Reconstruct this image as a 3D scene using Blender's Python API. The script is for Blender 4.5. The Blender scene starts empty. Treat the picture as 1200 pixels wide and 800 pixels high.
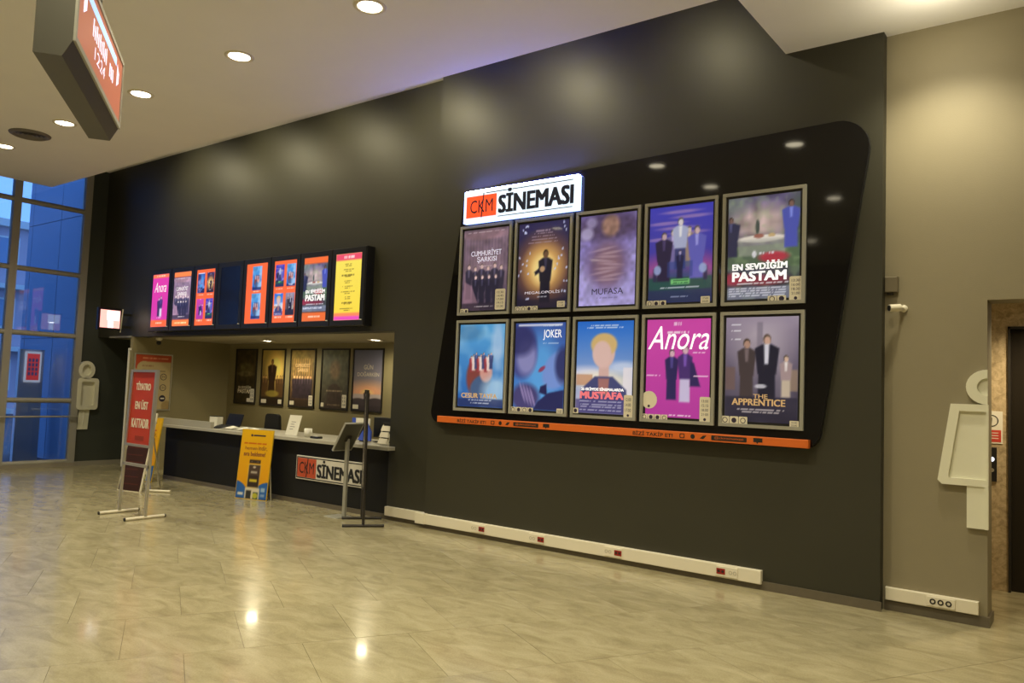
import bpy, bmesh, math, random
import numpy as np
from mathutils import Vector, Matrix

random.seed(7)
S = bpy.context.scene
COL = S.collection

# ------------------------------------------------------------------ camera
CAM = Vector((5.9964, -6.8784, 1.6574))
YAW, PITCH, ROLL = 0.6453, 0.06252, 0.03728
def cam_axes():
    f = Vector((-math.sin(YAW)*math.cos(PITCH), math.cos(YAW)*math.cos(PITCH), math.sin(PITCH)))
    r = Vector((math.cos(YAW), math.sin(YAW), 0)); u = r.cross(f)
    return (math.cos(ROLL)*r + math.sin(ROLL)*u, -math.sin(ROLL)*r + math.cos(ROLL)*u, f)
CR, CU, CF = cam_axes()
cd = bpy.data.cameras.new('camera'); cam = bpy.data.objects.new('camera', cd); COL.objects.link(cam)
cd.sensor_width = 36; cd.lens = 36*920/1200; cd.clip_end = 300
cam.matrix_world = Matrix(((CR.x, CU.x, -CF.x, CAM.x), (CR.y, CU.y, -CF.y, CAM.y), (CR.z, CU.z, -CF.z, CAM.z), (0, 0, 0, 1)))
S.camera = cam

# ------------------------------------------------------------------ world, exposure
S.view_settings.view_transform = 'Standard'; S.view_settings.look = 'None'
S.view_settings.gamma = 1; S.view_settings.use_curve_mapping = False
S.view_settings.exposure = 0.0
W = bpy.data.worlds.new('dusk'); S.world = W; W.use_nodes = True
bg = W.node_tree.nodes['Background']; bg.inputs[0].default_value = (0.20, 0.42, 0.95, 1); bg.inputs[1].default_value = 1.9
LAMP_W, LAMP_COL = 240.0, (1.0, 0.90, 0.63)
WASH_W, WASH_COL = 135.0, (1.0, 0.88, 0.55)
BOOTH_W, BOOTH_COL = 60.0, (1.0, 0.88, 0.56)
LOBBY_W = 120.0
S.cycles.max_bounces = 8; S.cycles.diffuse_bounces = 4; S.cycles.glossy_bounces = 4
S.cycles.transparent_max_bounces = 12; S.cycles.sample_clamp_indirect = 4.0
S.cycles.caustics_reflective = False; S.cycles.caustics_refractive = False

# ------------------------------------------------------------------ materials
MATS = {}
def lin(c): return tuple(x/12.92 if x <= 0.04045 else ((x+0.055)/1.055)**2.4 for x in c)
def mat(name, col, rough=0.6, metal=0.0, emit=0.0, ecol=None, var=0.0, vscale=6.0, bump=0.0, bscale=60.0, spec=0.5, coat=0.0):
    if name in MATS: return MATS[name]
    m = bpy.data.materials.new(name); m.use_nodes = True; MATS[name] = m
    n = m.node_tree.nodes; l = m.node_tree.links; b = n['Principled BSDF']
    b.inputs['Base Color'].default_value = (*col, 1); b.inputs['Roughness'].default_value = rough
    b.inputs['Metallic'].default_value = metal; b.inputs['Specular IOR Level'].default_value = spec
    b.inputs['Coat Weight'].default_value = coat; b.inputs['Coat Roughness'].default_value = 0.03
    if emit:
        b.inputs['Emission Color'].default_value = (*(ecol or col), 1); b.inputs['Emission Strength'].default_value = emit
    if var or bump:
        tc = n.new('ShaderNodeTexCoord')
    if var:
        t = n.new('ShaderNodeTexNoise'); t.inputs['Scale'].default_value = vscale; t.inputs['Detail'].default_value = 5
        l.new(tc.outputs['Object'], t.inputs['Vector'])
        mx = n.new('ShaderNodeMix'); mx.data_type = 'RGBA'
        mx.inputs[6].default_value = (*[c*(1-var) for c in col], 1); mx.inputs[7].default_value = (*[min(1, c*(1+var)) for c in col], 1)
        l.new(t.outputs['Fac'], mx.inputs[0]); l.new(mx.outputs[2], b.inputs['Base Color'])
    if bump:
        t2 = n.new('ShaderNodeTexNoise'); t2.inputs['Scale'].default_value = bscale; t2.inputs['Detail'].default_value = 3
        l.new(tc.outputs['Object'], t2.inputs['Vector'])
        bp = n.new('ShaderNodeBump'); bp.inputs['Strength'].default_value = bump; bp.inputs['Distance'].default_value = 0.004
        l.new(t2.outputs['Fac'], bp.inputs['Height']); l.new(bp.outputs['Normal'], b.inputs['Normal'])
    return m

def print_mat(name, emit, rough, base=1.0, coat=0.0):
    m = bpy.data.materials.new(name); m.use_nodes = True
    n = m.node_tree.nodes; l = m.node_tree.links; b = n['Principled BSDF']
    a = n.new('ShaderNodeAttribute'); a.attribute_name = 'print'
    if base < 1:
        mx = n.new('ShaderNodeMix'); mx.data_type = 'RGBA'; mx.inputs[0].default_value = base
        mx.inputs[6].default_value = (0, 0, 0, 1); l.new(a.outputs['Color'], mx.inputs[7]); l.new(mx.outputs[2], b.inputs['Base Color'])
    else: l.new(a.outputs['Color'], b.inputs['Base Color'])
    if emit: l.new(a.outputs['Color'], b.inputs['Emission Color']); b.inputs['Emission Strength'].default_value = emit
    b.inputs['Roughness'].default_value = rough; b.inputs['Coat Weight'].default_value = coat; b.inputs['Coat Roughness'].default_value = 0.04
    return m
P_BACKLIT = print_mat('backlit_print', 0.62, 0.35, 0.5, 0.5)
P_SCREEN = print_mat('screen_image', 1.0, 0.3, 0.1)
P_PAPER = print_mat('paper_print', 0.0, 0.45)

def stone_mat(name, c1, c2, c3, rough, scale=(0.55, 2.6, 1), spec=0.5, rand=True):
    m = bpy.data.materials.new(name); m.use_nodes = True
    n = m.node_tree.nodes; l = m.node_tree.links; b = n['Principled BSDF']
    tc = n.new('ShaderNodeTexCoord'); mp = n.new('ShaderNodeMapping'); mp.inputs['Scale'].default_value = scale
    oi = n.new('ShaderNodeObjectInfo')
    off = n.new('ShaderNodeVectorMath'); off.operation = 'SCALE'; off.inputs[3].default_value = 37.0
    cx = n.new('ShaderNodeCombineXYZ')
    for i in range(3): l.new(oi.outputs['Random'], cx.inputs[i])
    l.new(cx.outputs[0], off.inputs[0])
    off.inputs[3].default_value = 37.0 if rand else 0.6; l.new(off.outputs[0], mp.inputs['Location'])
    ge = n.new('ShaderNodeNewGeometry'); l.new(ge.outputs['Position'] if not rand else tc.outputs['Object'], mp.inputs['Vector'])
    if not rand: mp.inputs['Rotation'].default_value[2] = 0.5; b.inputs['Coat Weight'].default_value = 0.25; b.inputs['Coat Roughness'].default_value = 0.06
    t = n.new('ShaderNodeTexNoise'); t.inputs['Scale'].default_value = 2.2 if rand else 3.0; t.inputs['Detail'].default_value = 9; t.inputs['Roughness'].default_value = 0.62; t.inputs['Distortion'].default_value = 0.7
    l.new(mp.outputs[0], t.inputs['Vector'])
    cr = n.new('ShaderNodeValToRGB'); e = cr.color_ramp.elements
    e[0].position = 0.30; e[0].color = (*c1, 1); e[1].position = 0.72; e[1].color = (*c3, 1)
    k = e.new(0.5); k.color = (*c2, 1)
    l.new(t.outputs['Fac'], cr.inputs[0])
    t2 = n.new('ShaderNodeTexNoise'); t2.inputs['Scale'].default_value = 90; t2.inputs['Detail'].default_value = 4
    l.new(tc.outputs['Object'], t2.inputs['Vector'])
    mm = n.new('ShaderNodeMapRange'); mm.inputs[3].default_value = 0.80; mm.inputs[4].default_value = 1.20
    l.new(t2.outputs['Fac'], mm.inputs[0])
    vr = n.new('ShaderNodeMapRange'); vr.inputs[3].default_value = 0.965; vr.inputs[4].default_value = 1.035
    l.new(oi.outputs['Random'], vr.inputs[0])
    mu = n.new('ShaderNodeMath'); mu.operation = 'MULTIPLY'; l.new(mm.outputs[0], mu.inputs[0]); l.new(vr.outputs[0], mu.inputs[1])
    sc = n.new('ShaderNodeVectorMath'); sc.operation = 'SCALE'; l.new(cr.outputs[0], sc.inputs[0]); l.new(mu.outputs[0], sc.inputs[3])
    l.new(sc.outputs[0], b.inputs['Base Color'])
    rr = n.new('ShaderNodeMapRange'); rr.inputs[3].default_value = rough*0.75; rr.inputs[4].default_value = rough*1.3
    l.new(t.outputs['Fac'], rr.inputs[0]); l.new(rr.outputs[0], b.inputs['Roughness'])
    b.inputs['Specular IOR Level'].default_value = spec
    return m

M_WALL = mat('olive_wall_paint', (0.034, 0.0325, 0.0205), 0.5, var=0.08, vscale=1.5, bump=0.08, bscale=120)
M_PIER = mat('khaki_wall_paint', (0.27, 0.235, 0.155), 0.6, var=0.06, vscale=2, bump=0.15, bscale=90)
M_SHELL = mat('beige_wall_paint', (0.52, 0.48, 0.40), 0.7, var=0.05)
M_CEIL = mat('ceiling_plaster', (0.88, 0.87, 0.88), 0.75, var=0.03, vscale=2)
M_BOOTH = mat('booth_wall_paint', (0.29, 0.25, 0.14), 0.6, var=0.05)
M_BLACKWALL = mat('dark_green_paint', (0.055, 0.062, 0.052), 0.45, var=0.06)
M_FLOOR = stone_mat('polished_stone', (0.285, 0.245, 0.145), (0.365, 0.325, 0.20), (0.445, 0.40, 0.262), 0.21, (1.0, 2.2, 1), rand=False)
M_GROUT = mat('floor_grout', (0.10, 0.08, 0.05), 0.8)
M_TRAV = stone_mat('travertine', (0.30, 0.23, 0.14), (0.50, 0.39, 0.24), (0.66, 0.54, 0.36), 0.5, (9, 9, 9))
M_BASE = mat('stone_skirting', (0.13, 0.11, 0.08), 0.35, var=0.15, vscale=14)
M_GLOSS = mat('glossy_black_panel', (0.004, 0.004, 0.005), 0.055, spec=0.45)
M_BLACK = mat('black_plastic', (0.012, 0.012, 0.013), 0.4)
M_BEZEL = mat('black_bezel', (0.010, 0.010, 0.012), 0.3)
M_ALU = mat('brushed_aluminium', (0.62, 0.60, 0.54), 0.38, 0.85, var=0.05, vscale=30)
M_FRAME = mat('satin_aluminium_frame', (0.36, 0.355, 0.31), 0.45, 0.25)
M_DARKMETAL = mat('dark_metal', (0.05, 0.045, 0.04), 0.45, 0.6)
M_WHITE = mat('white_plastic', (0.78, 0.73, 0.60), 0.4, var=0.03)
M_CREAM = mat('cream_plastic', (0.78, 0.77, 0.63), 0.45, var=0.04)
M_PAPERW = mat('white_paper', (0.80, 0.78, 0.70), 0.7)
M_REDSOCK = mat('red_socket', (0.30, 0.015, 0.012), 0.35)
M_DARKHOLE = mat('dark_hole', (0.02, 0.018, 0.015), 0.5)
M_ORANGE = mat('orange_acrylic', (0.66, 0.14, 0.02), 0.4)
M_SIGNW = mat('lit_white_acrylic', (0.8, 0.85, 0.95), 0.3, emit=1.0, ecol=(0.60, 0.80, 1.0))
M_SIGNEDGE = mat('lit_blue_edge', (0.35, 0.45, 0.9), 0.3, emit=4.0, ecol=(0.28, 0.40, 1.0))
M_SIGNRED = mat('lit_red_acrylic', (0.85, 0.10, 0.03), 0.3, emit=0.75, ecol=(1.0, 0.075, 0.02))
M_SIGNBLK = mat('navy_letter', (0.010, 0.014, 0.045), 0.4)
M_PLW = mat('plain_white_panel', (0.70, 0.67, 0.60), 0.45)
M_PLRED = mat('plain_red_panel', (0.55, 0.085, 0.03), 0.45)
M_PLBLK = mat('black_letter', (0.012, 0.012, 0.012), 0.5)
M_CTOP = mat('grey_worktop', (0.42, 0.40, 0.34), 0.35, var=0.08, vscale=40)
M_COUNTER = mat('black_counter_panel', (0.010, 0.010, 0.009), 0.6, spec=0.3)
M_LENS = mat('lit_lens', (1, 0.95, 0.8), 0.4, emit=14.0, ecol=(1.0, 0.88, 0.62))
M_LENSB = mat('lit_booth_lens', (1, 0.95, 0.8), 0.4, emit=22.0, ecol=(1.0, 0.90, 0.68))
M_TRIM = mat('lamp_trim', (0.75, 0.70, 0.60), 0.4)
M_MULL = mat('grey_mullion', (0.38, 0.37, 0.33), 0.45, 0.2)
M_FACADE = mat('blue_grey_cladding', (0.26, 0.34, 0.48), 0.5, 0.2, var=0.05)
M_SIGNBOX = mat('grey_sign_housing', (0.10, 0.096, 0.078), 0.5, 0.3, var=0.04)
M_RED = mat('red_print', (0.52, 0.045, 0.02), 0.45)
M_LETTERW = mat('white_letter', (0.82, 0.74, 0.62), 0.5)
M_LTRGLOW = mat('bright_letter', (0.85, 0.85, 0.9), 0.4, emit=0.75, ecol=(0.85, 0.87, 0.95))
M_LTRLAV = mat('lavender_letter', (0.7, 0.7, 0.85), 0.4, emit=0.55, ecol=(0.70, 0.68, 0.88))
M_LTRDK = mat('dark_letter', (0.03, 0.02, 0.05), 0.5)
M_LTRGOLD = mat('gold_letter', (0.55, 0.36, 0.16), 0.4, emit=0.35, ecol=(0.62, 0.42, 0.22))
M_LTRPINK = mat('coral_letter', (0.7, 0.16, 0.20), 0.4, emit=0.45, ecol=(0.85, 0.20, 0.26))
M_LTRBRN = mat('brown_letter', (0.28, 0.10, 0.03), 0.5)
M_STICK = mat('cream_sticker', (0.66, 0.60, 0.45), 0.5, emit=0.10, ecol=(0.66, 0.60, 0.45))
M_CLOTH = mat('black_fabric', (0.012, 0.012, 0.013), 0.9)
M_LED = mat('led_orange', (0.25, 0.07, 0.04), 0.4, emit=0.55, ecol=(0.55, 0.18, 0.10))
M_LEDTXT = mat('led_text', (0.8, 0.8, 0.95), 0.4, emit=0.8, ecol=(0.72, 0.68, 0.98))
M_LEDBAR = mat('led_blue', (0.3, 0.5, 0.8), 0.4, emit=0.9, ecol=(0.35, 0.55, 0.90))
M_PINKLIT = mat('lit_pink', (0.9, 0.5, 0.5), 0.4, emit=1.3, ecol=(1.0, 0.42, 0.38))
M_WHITELIT = mat('lit_white', (1, 1, 1), 0.4, emit=2.2, ecol=(1.0, 0.93, 0.90))
M_YELLOW = mat('yellow_print', (0.62, 0.40, 0.02), 0.45)
M_BLUEP = mat('blue_print', (0.03, 0.15, 0.42), 0.45)

def glass_mat():
    m = bpy.data.materials.new('window_glass'); m.use_nodes = True
    n = m.node_tree.nodes; l = m.node_tree.links; n.remove(n['Principled BSDF'])
    o = n['Material Output']; t = n.new('ShaderNodeBsdfTransparent'); t.inputs[0].default_value = (0.80, 0.88, 0.95, 1)
    g = n.new('ShaderNodeBsdfGlossy'); g.inputs['Roughness'].default_value = 0.01
    f = n.new('ShaderNodeFresnel'); f.inputs[0].default_value = 1.6; x = n.new('ShaderNodeMixShader')
    l.new(f.outputs[0], x.inputs[0]); l.new(t.outputs[0], x.inputs[1]); l.new(g.outputs[0], x.inputs[2]); l.new(x.outputs[0], o.inputs[0])
    return m
M_GLASS = glass_mat()

# ------------------------------------------------------------------ builders
def thing(name, label, cat, loc=(0, 0, 0), group=None):
    o = bpy.data.objects.new(name, None); COL.objects.link(o); o.location = loc; o.empty_display_size = 0.1
    o['label'] = label; o['category'] = cat
    if group: o['group'] = group
    return o
def tag(o, label, cat, group=None):
    o['label'] = label; o['category'] = cat
    if group: o['group'] = group
    return o
def world_loc(o):
    v = Vector((0, 0, 0))
    while o: v += o.location; o = o.parent
    return v
def struct(o): o['kind'] = 'structure'; return o

class PL:            # a plane with its own axes: u to the right, v up, d out of the plane
    def __init__(s, o, u, v):
        s.o = Vector(o); s.u = Vector(u).normalized(); s.v = Vector(v).normalized(); s.n = s.u.cross(s.v)
    def __call__(s, u, v, d=0.0): return s.o + s.u*u + s.v*v + s.n*d
WALL = PL((0, 0, 0), (1, 0, 0), (0, 0, 1))        # d = -y
FLAT = PL((0, 0, 0), (1, 0, 0), (0, 1, 0))        # d = +z

class MB:
    def __init__(s): s.v = []; s.f = []; s.sm = []
    def add(s, vs, fs, smooth=False):
        b = len(s.v); s.v += [Vector(x) for x in vs]; s.f += [tuple(i+b for i in f) for f in fs]; s.sm += [smooth]*len(fs); return s
    def hexa(s, p):
        return s.add(p, [(0, 3, 2, 1), (4, 5, 6, 7), (0, 1, 5, 4), (1, 2, 6, 5), (2, 3, 7, 6), (3, 0, 4, 7)])
    def box(s, x0, x1, y0, y1, z0, z1):
        return s.hexa([(x0, y0, z0), (x1, y0, z0), (x1, y1, z0), (x0, y1, z0), (x0, y0, z1), (x1, y0, z1), (x1, y1, z1), (x0, y1, z1)])
    def pbox(s, P, u0, u1, v0, v1, d0, d1):
        return s.hexa([P(u0, v0, d0), P(u1, v0, d0), P(u1, v1, d0), P(u0, v1, d0), P(u0, v0, d1), P(u1, v0, d1), P(u1, v1, d1), P(u0, v1, d1)])
    def bbox(s, P, u0, u1, v0, v1, d0, d1, c=0.004):     # box with a chamfered front
        a = [P(u0, v0, d0), P(u1, v0, d0), P(u1, v1, d0), P(u0, v1, d0)]
        m = [P(u0, v0, d1-c), P(u1, v0, d1-c), P(u1, v1, d1-c), P(u0, v1, d1-c)]
        t = [P(u0+c, v0+c, d1), P(u1-c, v0+c, d1), P(u1-c, v1-c, d1), P(u0+c, v1-c, d1)]
        fs = [(0, 3, 2, 1), (8, 9, 10, 11)]
        for i in range(4):
            j = (i+1) % 4; fs += [(i, j, 4+j, 4+i), (4+i, 4+j, 8+j, 8+i)]
        return s.add(a+m+t, fs)
    def prism(s, P, pts, d0, d1):
        n = len(pts); vs = [P(u, v, d0) for u, v in pts] + [P(u, v, d1) for u, v in pts]
        fs = [tuple(reversed(range(n))), tuple(range(n, 2*n))] + [(i, (i+1) % n, n+(i+1) % n, n+i) for i in range(n)]
        return s.add(vs, fs)
    def ringp(s, P, outer, inner, d0, d1):               # closed frame between two matching outlines
        n = len(outer)
        vs = [P(u, v, d) for d in (d0, d1) for u, v in outer] + [P(u, v, d) for d in (d0, d1) for u, v in inner]
        fs = []
        for i in range(n):
            j = (i+1) % n
            fs += [(i, j, n+j, n+i), (2*n+j, 2*n+i, 3*n+i, 3*n+j), (n+i, n+j, 3*n+j, 3*n+i), (j, i, 2*n+i, 2*n+j)]
        return s.add(vs, fs)
    def tube(s, a, b, r, seg=10, r2=None, caps=True):
        a = Vector(a); b = Vector(b); w = (b-a).normalized(); x = w.orthogonal().normalized(); y = w.cross(x); r2 = r if r2 is None else r2
        vs = [a+(x*math.cos(t)+y*math.sin(t))*r for t in [2*math.pi*i/seg for i in range(seg)]]
        vs += [b+(x*math.cos(t)+y*math.sin(t))*r2 for t in [2*math.pi*i/seg for i in range(seg)]]
        s.add(vs, [(i, (i+1) % seg, seg+(i+1) % seg, seg+i) for i in range(seg)], True)
        if caps: s.add(vs[:seg], [tuple(reversed(range(seg)))]); s.add(vs[seg:], [tuple(range(seg))])
        return s
    def lathe(s, o, prof, seg=20, ax=(0, 0, 1)):
        o = Vector(o); w = Vector(ax).normalized(); x = w.orthogonal().normalized(); y = w.cross(x); n = len(prof)
        vs = [o + w*z + (x*math.cos(2*math.pi*i/seg)+y*math.sin(2*math.pi*i/seg))*r for i in range(seg) for r, z in prof]
        fs = [(i*n+k, ((i+1) % seg)*n+k, ((i+1) % seg)*n+k+1, i*n+k+1) for i in range(seg) for k in range(n-1)]
        return s.add(vs, fs, True)
    def build(s, name, m, parent=None):
        me = bpy.data.meshes.new(name); off = world_loc(parent) if parent else Vector((0, 0, 0))
        me.from_pydata([tuple(v-off) for v in s.v], [], s.f); me.update()
        me.polygons.foreach_set('use_smooth', s.sm)
        if m: me.materials.append(m)
        o = bpy.data.objects.new(name, me); COL.objects.link(o)
        bm = bmesh.new(); bm.from_mesh(me); bmesh.ops.recalc_face_normals(bm, faces=bm.faces); bm.to_mesh(me); bm.free()
        if parent: o.parent = parent
        return o
def B(name, m, parent, *a): return MB().box(*a).build(name, m, parent)

def rounded(pts, rad, seg=6):
    out = []; n = len(pts)
    for i in range(n):
        p = Vector((*pts[i], 0)); a = Vector((*pts[i-1], 0)); c = Vector((*pts[(i+1) % n], 0)); r = rad[i] if isinstance(rad, (list, tuple)) else rad
        if r < 1e-4: out.append((p.x, p.y)); continue
        d1 = (a-p).normalized(); d2 = (c-p).normalized(); ang = d1.angle(d2); t = r/math.tan(ang/2)
        cc = p + (d1+d2).normalized()*(r/math.sin(ang/2)); s0 = p+d1*t-cc; s1 = p+d2*t-cc
        tot = s0.angle(s1); sg = 1 if s0.cross(s1).z > 0 else -1
        for k in range(seg+1):
            q = Matrix.Rotation(sg*tot*k/seg, 3, 'Z') @ s0 + cc; out.append((q.x, q.y))
    return out
def rrect(u0, u1, v0, v1, r, seg=5): return rounded([(u0, v0), (u1, v0), (u1, v1), (u0, v1)], r, seg)
def circle(cu, cv, r, seg=20, rv=None): return [(cu+r*math.cos(2*math.pi*i/seg), cv+(rv or r)*math.sin(2*math.pi*i/seg)) for i in range(seg)]

TXT = {}
def text_geo(body, bold=0.0, shear=0.0):
    k = (body, bold, shear)
    if k not in TXT:
        cu = bpy.data.curves.new('t', 'FONT'); cu.body = body; cu.resolution_u = 3; cu.offset = bold; cu.shear = shear; cu.fill_mode = 'FRONT'
        ob = bpy.data.objects.new('t', cu); COL.objects.link(ob)
        dg = bpy.context.evaluated_depsgraph_get(); me = bpy.data.meshes.new_from_object(ob.evaluated_get(dg))
        v = np.array([x.co[:2] for x in me.vertices]); f = [tuple(p.vertices) for p in me.polygons]
        lo, hi = v.min(0), v.max(0); TXT[k] = ((v-lo)/(hi-lo), f, (hi-lo)[0]/(hi-lo)[1])
        bpy.data.meshes.remove(me); bpy.data.objects.remove(ob); bpy.data.curves.remove(cu)
    return TXT[k]
def text(name, body, P, u0, u1, v0, v1, d, m, parent, bold=0.0, shear=0.0):
    v, f, asp = text_geo(body, 0.0, shear); b = MB(); k = 0
    bv = (v1-v0)*bold*0.7; bu = min((v1-v0)*bold*1.4, (u1-u0)/max(len(body), 1)*0.13)
    for i, j in ([(0, 0)] if not bold else [(-1, -1), (-1, 1), (1, -1), (1, 1), (0, 0)]):
        b.add([P(u0+bu+(u1-u0-2*bu)*a+i*bu, v0+bv+(v1-v0-2*bv)*c+j*bv, d+k*0.00006) for a, c in v], f); k += 1
    return b.build(name, m, parent)

# ------------------------------------------------------------------ painter for flat print
class Art:
    def __init__(s, w=60, h=86, top=(0, 0, 0), bot=None, seed=0):
        s.w, s.h = w, h; s.rng = np.random.default_rng(seed)
        s.U, s.V = np.meshgrid(np.linspace(0, 1, w), np.linspace(0, 1, h)); bot = bot or top
        t = np.array(top)/255; b = np.array(bot)/255
        s.C = b + (t-b)*s.V[..., None]
    def mixin(s, mask, col, a=1.0):
        k = np.clip(mask, 0, 1)[..., None]*a; s.C = s.C*(1-k) + np.array(col)/255*k; return s
    def ell(s, cx, cy, rx, ry, col, a=1.0, soft=0.1, rot=0):
        du, dv = s.U-cx, (s.V-cy); c, n = math.cos(rot), math.sin(rot); x = du*c+dv*n; y = -du*n+dv*c
        r = np.sqrt((x/rx)**2+(y/ry)**2); return s.mixin((1-r)/soft + .5, col, a)
    def rect(s, u0, u1, v0, v1, col, a=1.0):
        e = 1/s.w
        m = np.clip((s.U-u0)/e+.5, 0, 1)*np.clip((u1-s.U)/e+.5, 0, 1)*np.clip((s.V-v0)/e+.5, 0, 1)*np.clip((v1-s.V)/e+.5, 0, 1)
        return s.mixin(m, col, a)
    def poly(s, pts, col, a=1.0):
        m = np.ones_like(s.U)*9; n = len(pts)           # convex, counter-clockwise
        for i in range(n):
            (x0, y0), (x1, y1) = pts[i], pts[(i+1) % n]; L = math.hypot(x1-x0, y1-y0)
            m = np.minimum(m, ((x1-x0)*(s.V-y0)-(y1-y0)*(s.U-x0))/L)
        return s.mixin(m*s.w*0.8+.5, col, a)
    def noise(s, k, amp, col=None):
        q = s.rng.random((k*3//2+2, k+2)); ui = s.U*k; vi = s.V*(k*1.5); a = ui.astype(int); b = vi.astype(int)
        fu, fv = ui-a, vi-b; b = np.minimum(b, q.shape[0]-2)
        f = (q[b, a]*(1-fu)+q[b, a+1]*fu)*(1-fv) + (q[b+1, a]*(1-fu)+q[b+1, a+1]*fu)*fv
        if col is not None: return s.mixin((f-.45)*2.5, col, amp)
        s.C = np.clip(s.C*(1+amp*(f-.5)[..., None]*2), 0, 1); return s
    def line(s, cx, v, w, h, col, a=0.8):
        n = int(w*s.w); k = s.rng.random(s.w) > 0.22
        m = (np.abs(s.U-cx) < w/2)*(np.abs(s.V-v) < h/2)*k[None, :]
        return s.mixin(m.astype(float), col, a)
    def person(s, cx, v0, hgt, col, skin=(150, 115, 95), wid=1.0, legs=None):
        h = hgt; w = h*0.20*wid
        s.poly([(cx-w*.75, v0), (cx+w*.75, v0), (cx+w*.7, v0+h*.5), (cx-w*.7, v0+h*.5)], legs or col)
        s.poly([(cx-w*.8, v0+h*.4), (cx+w*.8, v0+h*.4), (cx+w*1.05, v0+h*.78), (cx+w*.4, v0+h*.84), (cx-w*.4, v0+h*.84), (cx-w*1.05, v0+h*.78)], col)
        s.ell(cx, v0+h*.915, h*.085, h*.078, tuple(int(c*.45) for c in skin), soft=.3).ell(cx+h*.008, v0+h*.895, h*.068, h*.062, skin, soft=.3)
        s.poly([(cx-h*.03, v0+h*.62), (cx+h*.03, v0+h*.62), (cx+h*.05, v0+h*.83), (cx-h*.05, v0+h*.83)], tuple(min(255, int(c*1.6+30)) for c in col), .7); return s
    def paste(s, o, u0, u1, v0, v1):
        m = (s.U >= u0)*(s.U <= u1)*(s.V >= v0)*(s.V <= v1)
        i = np.clip(((s.U-u0)/(u1-u0)*(o.w-1)), 0, o.w-1).astype(int); j = np.clip(((s.V-v0)/(v1-v0)*(o.h-1)), 0, o.h-1).astype(int)
        s.C[m] = o.C[j[m], i[m]]; return s
    def sheet(s, name, P, u0, u1, v0, v1, d, m, parent):
        vs = [tuple(P(u0+(u1-u0)*a, v0+(v1-v0)*b, d) - (world_loc(parent) if parent else Vector())) for a, b in zip(s.U.ravel(), s.V.ravel())]
        w, h = s.w, s.h
        fs = [(j*w+i, j*w+i+1, (j+1)*w+i+1, (j+1)*w+i) for j in range(h-1) for i in range(w-1)]
        me = bpy.data.meshes.new(name); me.from_pydata(vs, [], fs); me.update()
        c = np.clip(s.C, 0, 1).reshape(-1, 3); c = np.where(c <= 0.04045, c/12.92, ((c+0.055)/1.055)**2.4)
        at = me.color_attributes.new('print', 'FLOAT_COLOR', 'POINT')
        at.data.foreach_set('color', np.concatenate([c, np.ones((len(c), 1))], 1).astype(np.float32).ravel())
        me.materials.append(m); o = bpy.data.objects.new(name, me); COL.objects.link(o)
        if parent: o.parent = parent
        return o

# ================================================================== SETTING
H2 = 5.475            # upper ceiling over the cove
HC = 4.785            # suspended ceiling
XL, XR, YF, YB = -8.95, 9.5, -11.5, 2.2
YM, YL, YP = 0.08, 0.16, 0.19      # poster wall, recessed wall, pier wall

floor = struct(B('floor', M_GROUT, None, XL, XR, YF, YB, -0.12, -0.006))
th = math.radians(-29.5); U2 = Vector((math.cos(th), math.sin(th))); V2 = Vector((-U2.y, U2.x))
TL_, TW_ = 0.84, 0.70
def clip(poly, ax, val, keep_less):
    out = []
    for i in range(len(poly)):
        a, b = poly[i-1], poly[i]; ia = (a[ax] <= val) == keep_less; ib = (b[ax] <= val) == keep_less
        if ia != ib:
            t = (val-a[ax])/(b[ax]-a[ax]); out.append((a[0]+t*(b[0]-a[0]), a[1]+t*(b[1]-a[1])))
        if ib: out.append(b)
    return out
def to_px(p):
    v = Vector(p)-CAM; z = v.dot(CF)
    return (600+920*v.dot(CR)/z, 400-920*v.dot(CU)/z, z) if z > 0.2 else None
tile_me = None; rest = MB(); cand = []
for i in range(-22, 24):
    for j in range(-30, 30):
        a0 = 2.55 + i*TL_; p0 = -0.05 + j*TW_ + (TW_/2 if i % 2 == 0 else 0)
        c = U2*(a0+TL_/2) + V2*(p0+TW_/2)
        if not (XL-.8 < c.x < XR+.8 and YF-.8 < c.y < YB+.8): continue
        g = 0.0011
        q = [U2*a+V2*b for a, b in ((a0+g, p0+g), (a0+TL_-g, p0+g), (a0+TL_-g, p0+TW_-g), (a0+g, p0+TW_-g))]
        poly = [(v.x, v.y) for v in q]; full = all(XL < x < XR and YF < y < YB for x, y in poly)
        if not full:
            poly = clip(clip(clip(clip(poly, 0, XR, True), 0, XL, False), 1, YB, True), 1, YF, False)
            if len(poly) < 3: continue
        s_ = to_px((c.x, c.y, 0)); vis = s_ and -60 < s_[0] < 1260 and -100 < s_[1] < 870
        hidden = (c.y > 0.55 and c.x < 4.5)
        cand.append((0 if vis and not hidden else 1, s_[2] if s_ else 99, c, poly, full))
cand.sort(key=lambda t: (t[0], t[1])); nt = 0
for vis, _, c, poly, full in cand:
    if vis == 0 and nt < 300:
        nt += 1
        if full and tile_me:
            o = bpy.data.objects.new('tile', tile_me); COL.objects.link(o)
        else:
            rot = Matrix.Rotation(-th, 2)
            loc = [rot @ (Vector(p)-c) for p in poly]
            o = MB().prism(FLAT, [(p.x, p.y) for p in loc], -0.02, 0.0).build('tile', M_FLOOR)
            if full: tile_me = o.data
        o.location = (c.x, c.y, random.uniform(-0.0004, 0.0004)); o.rotation_euler = (0, 0, th); o.parent = floor
    else: rest.prism(FLAT, poly, -0.02, 0.0)
r_ = rest.build('distant_tiles', M_FLOOR, floor); r_['kind'] = 'stuff'

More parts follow.
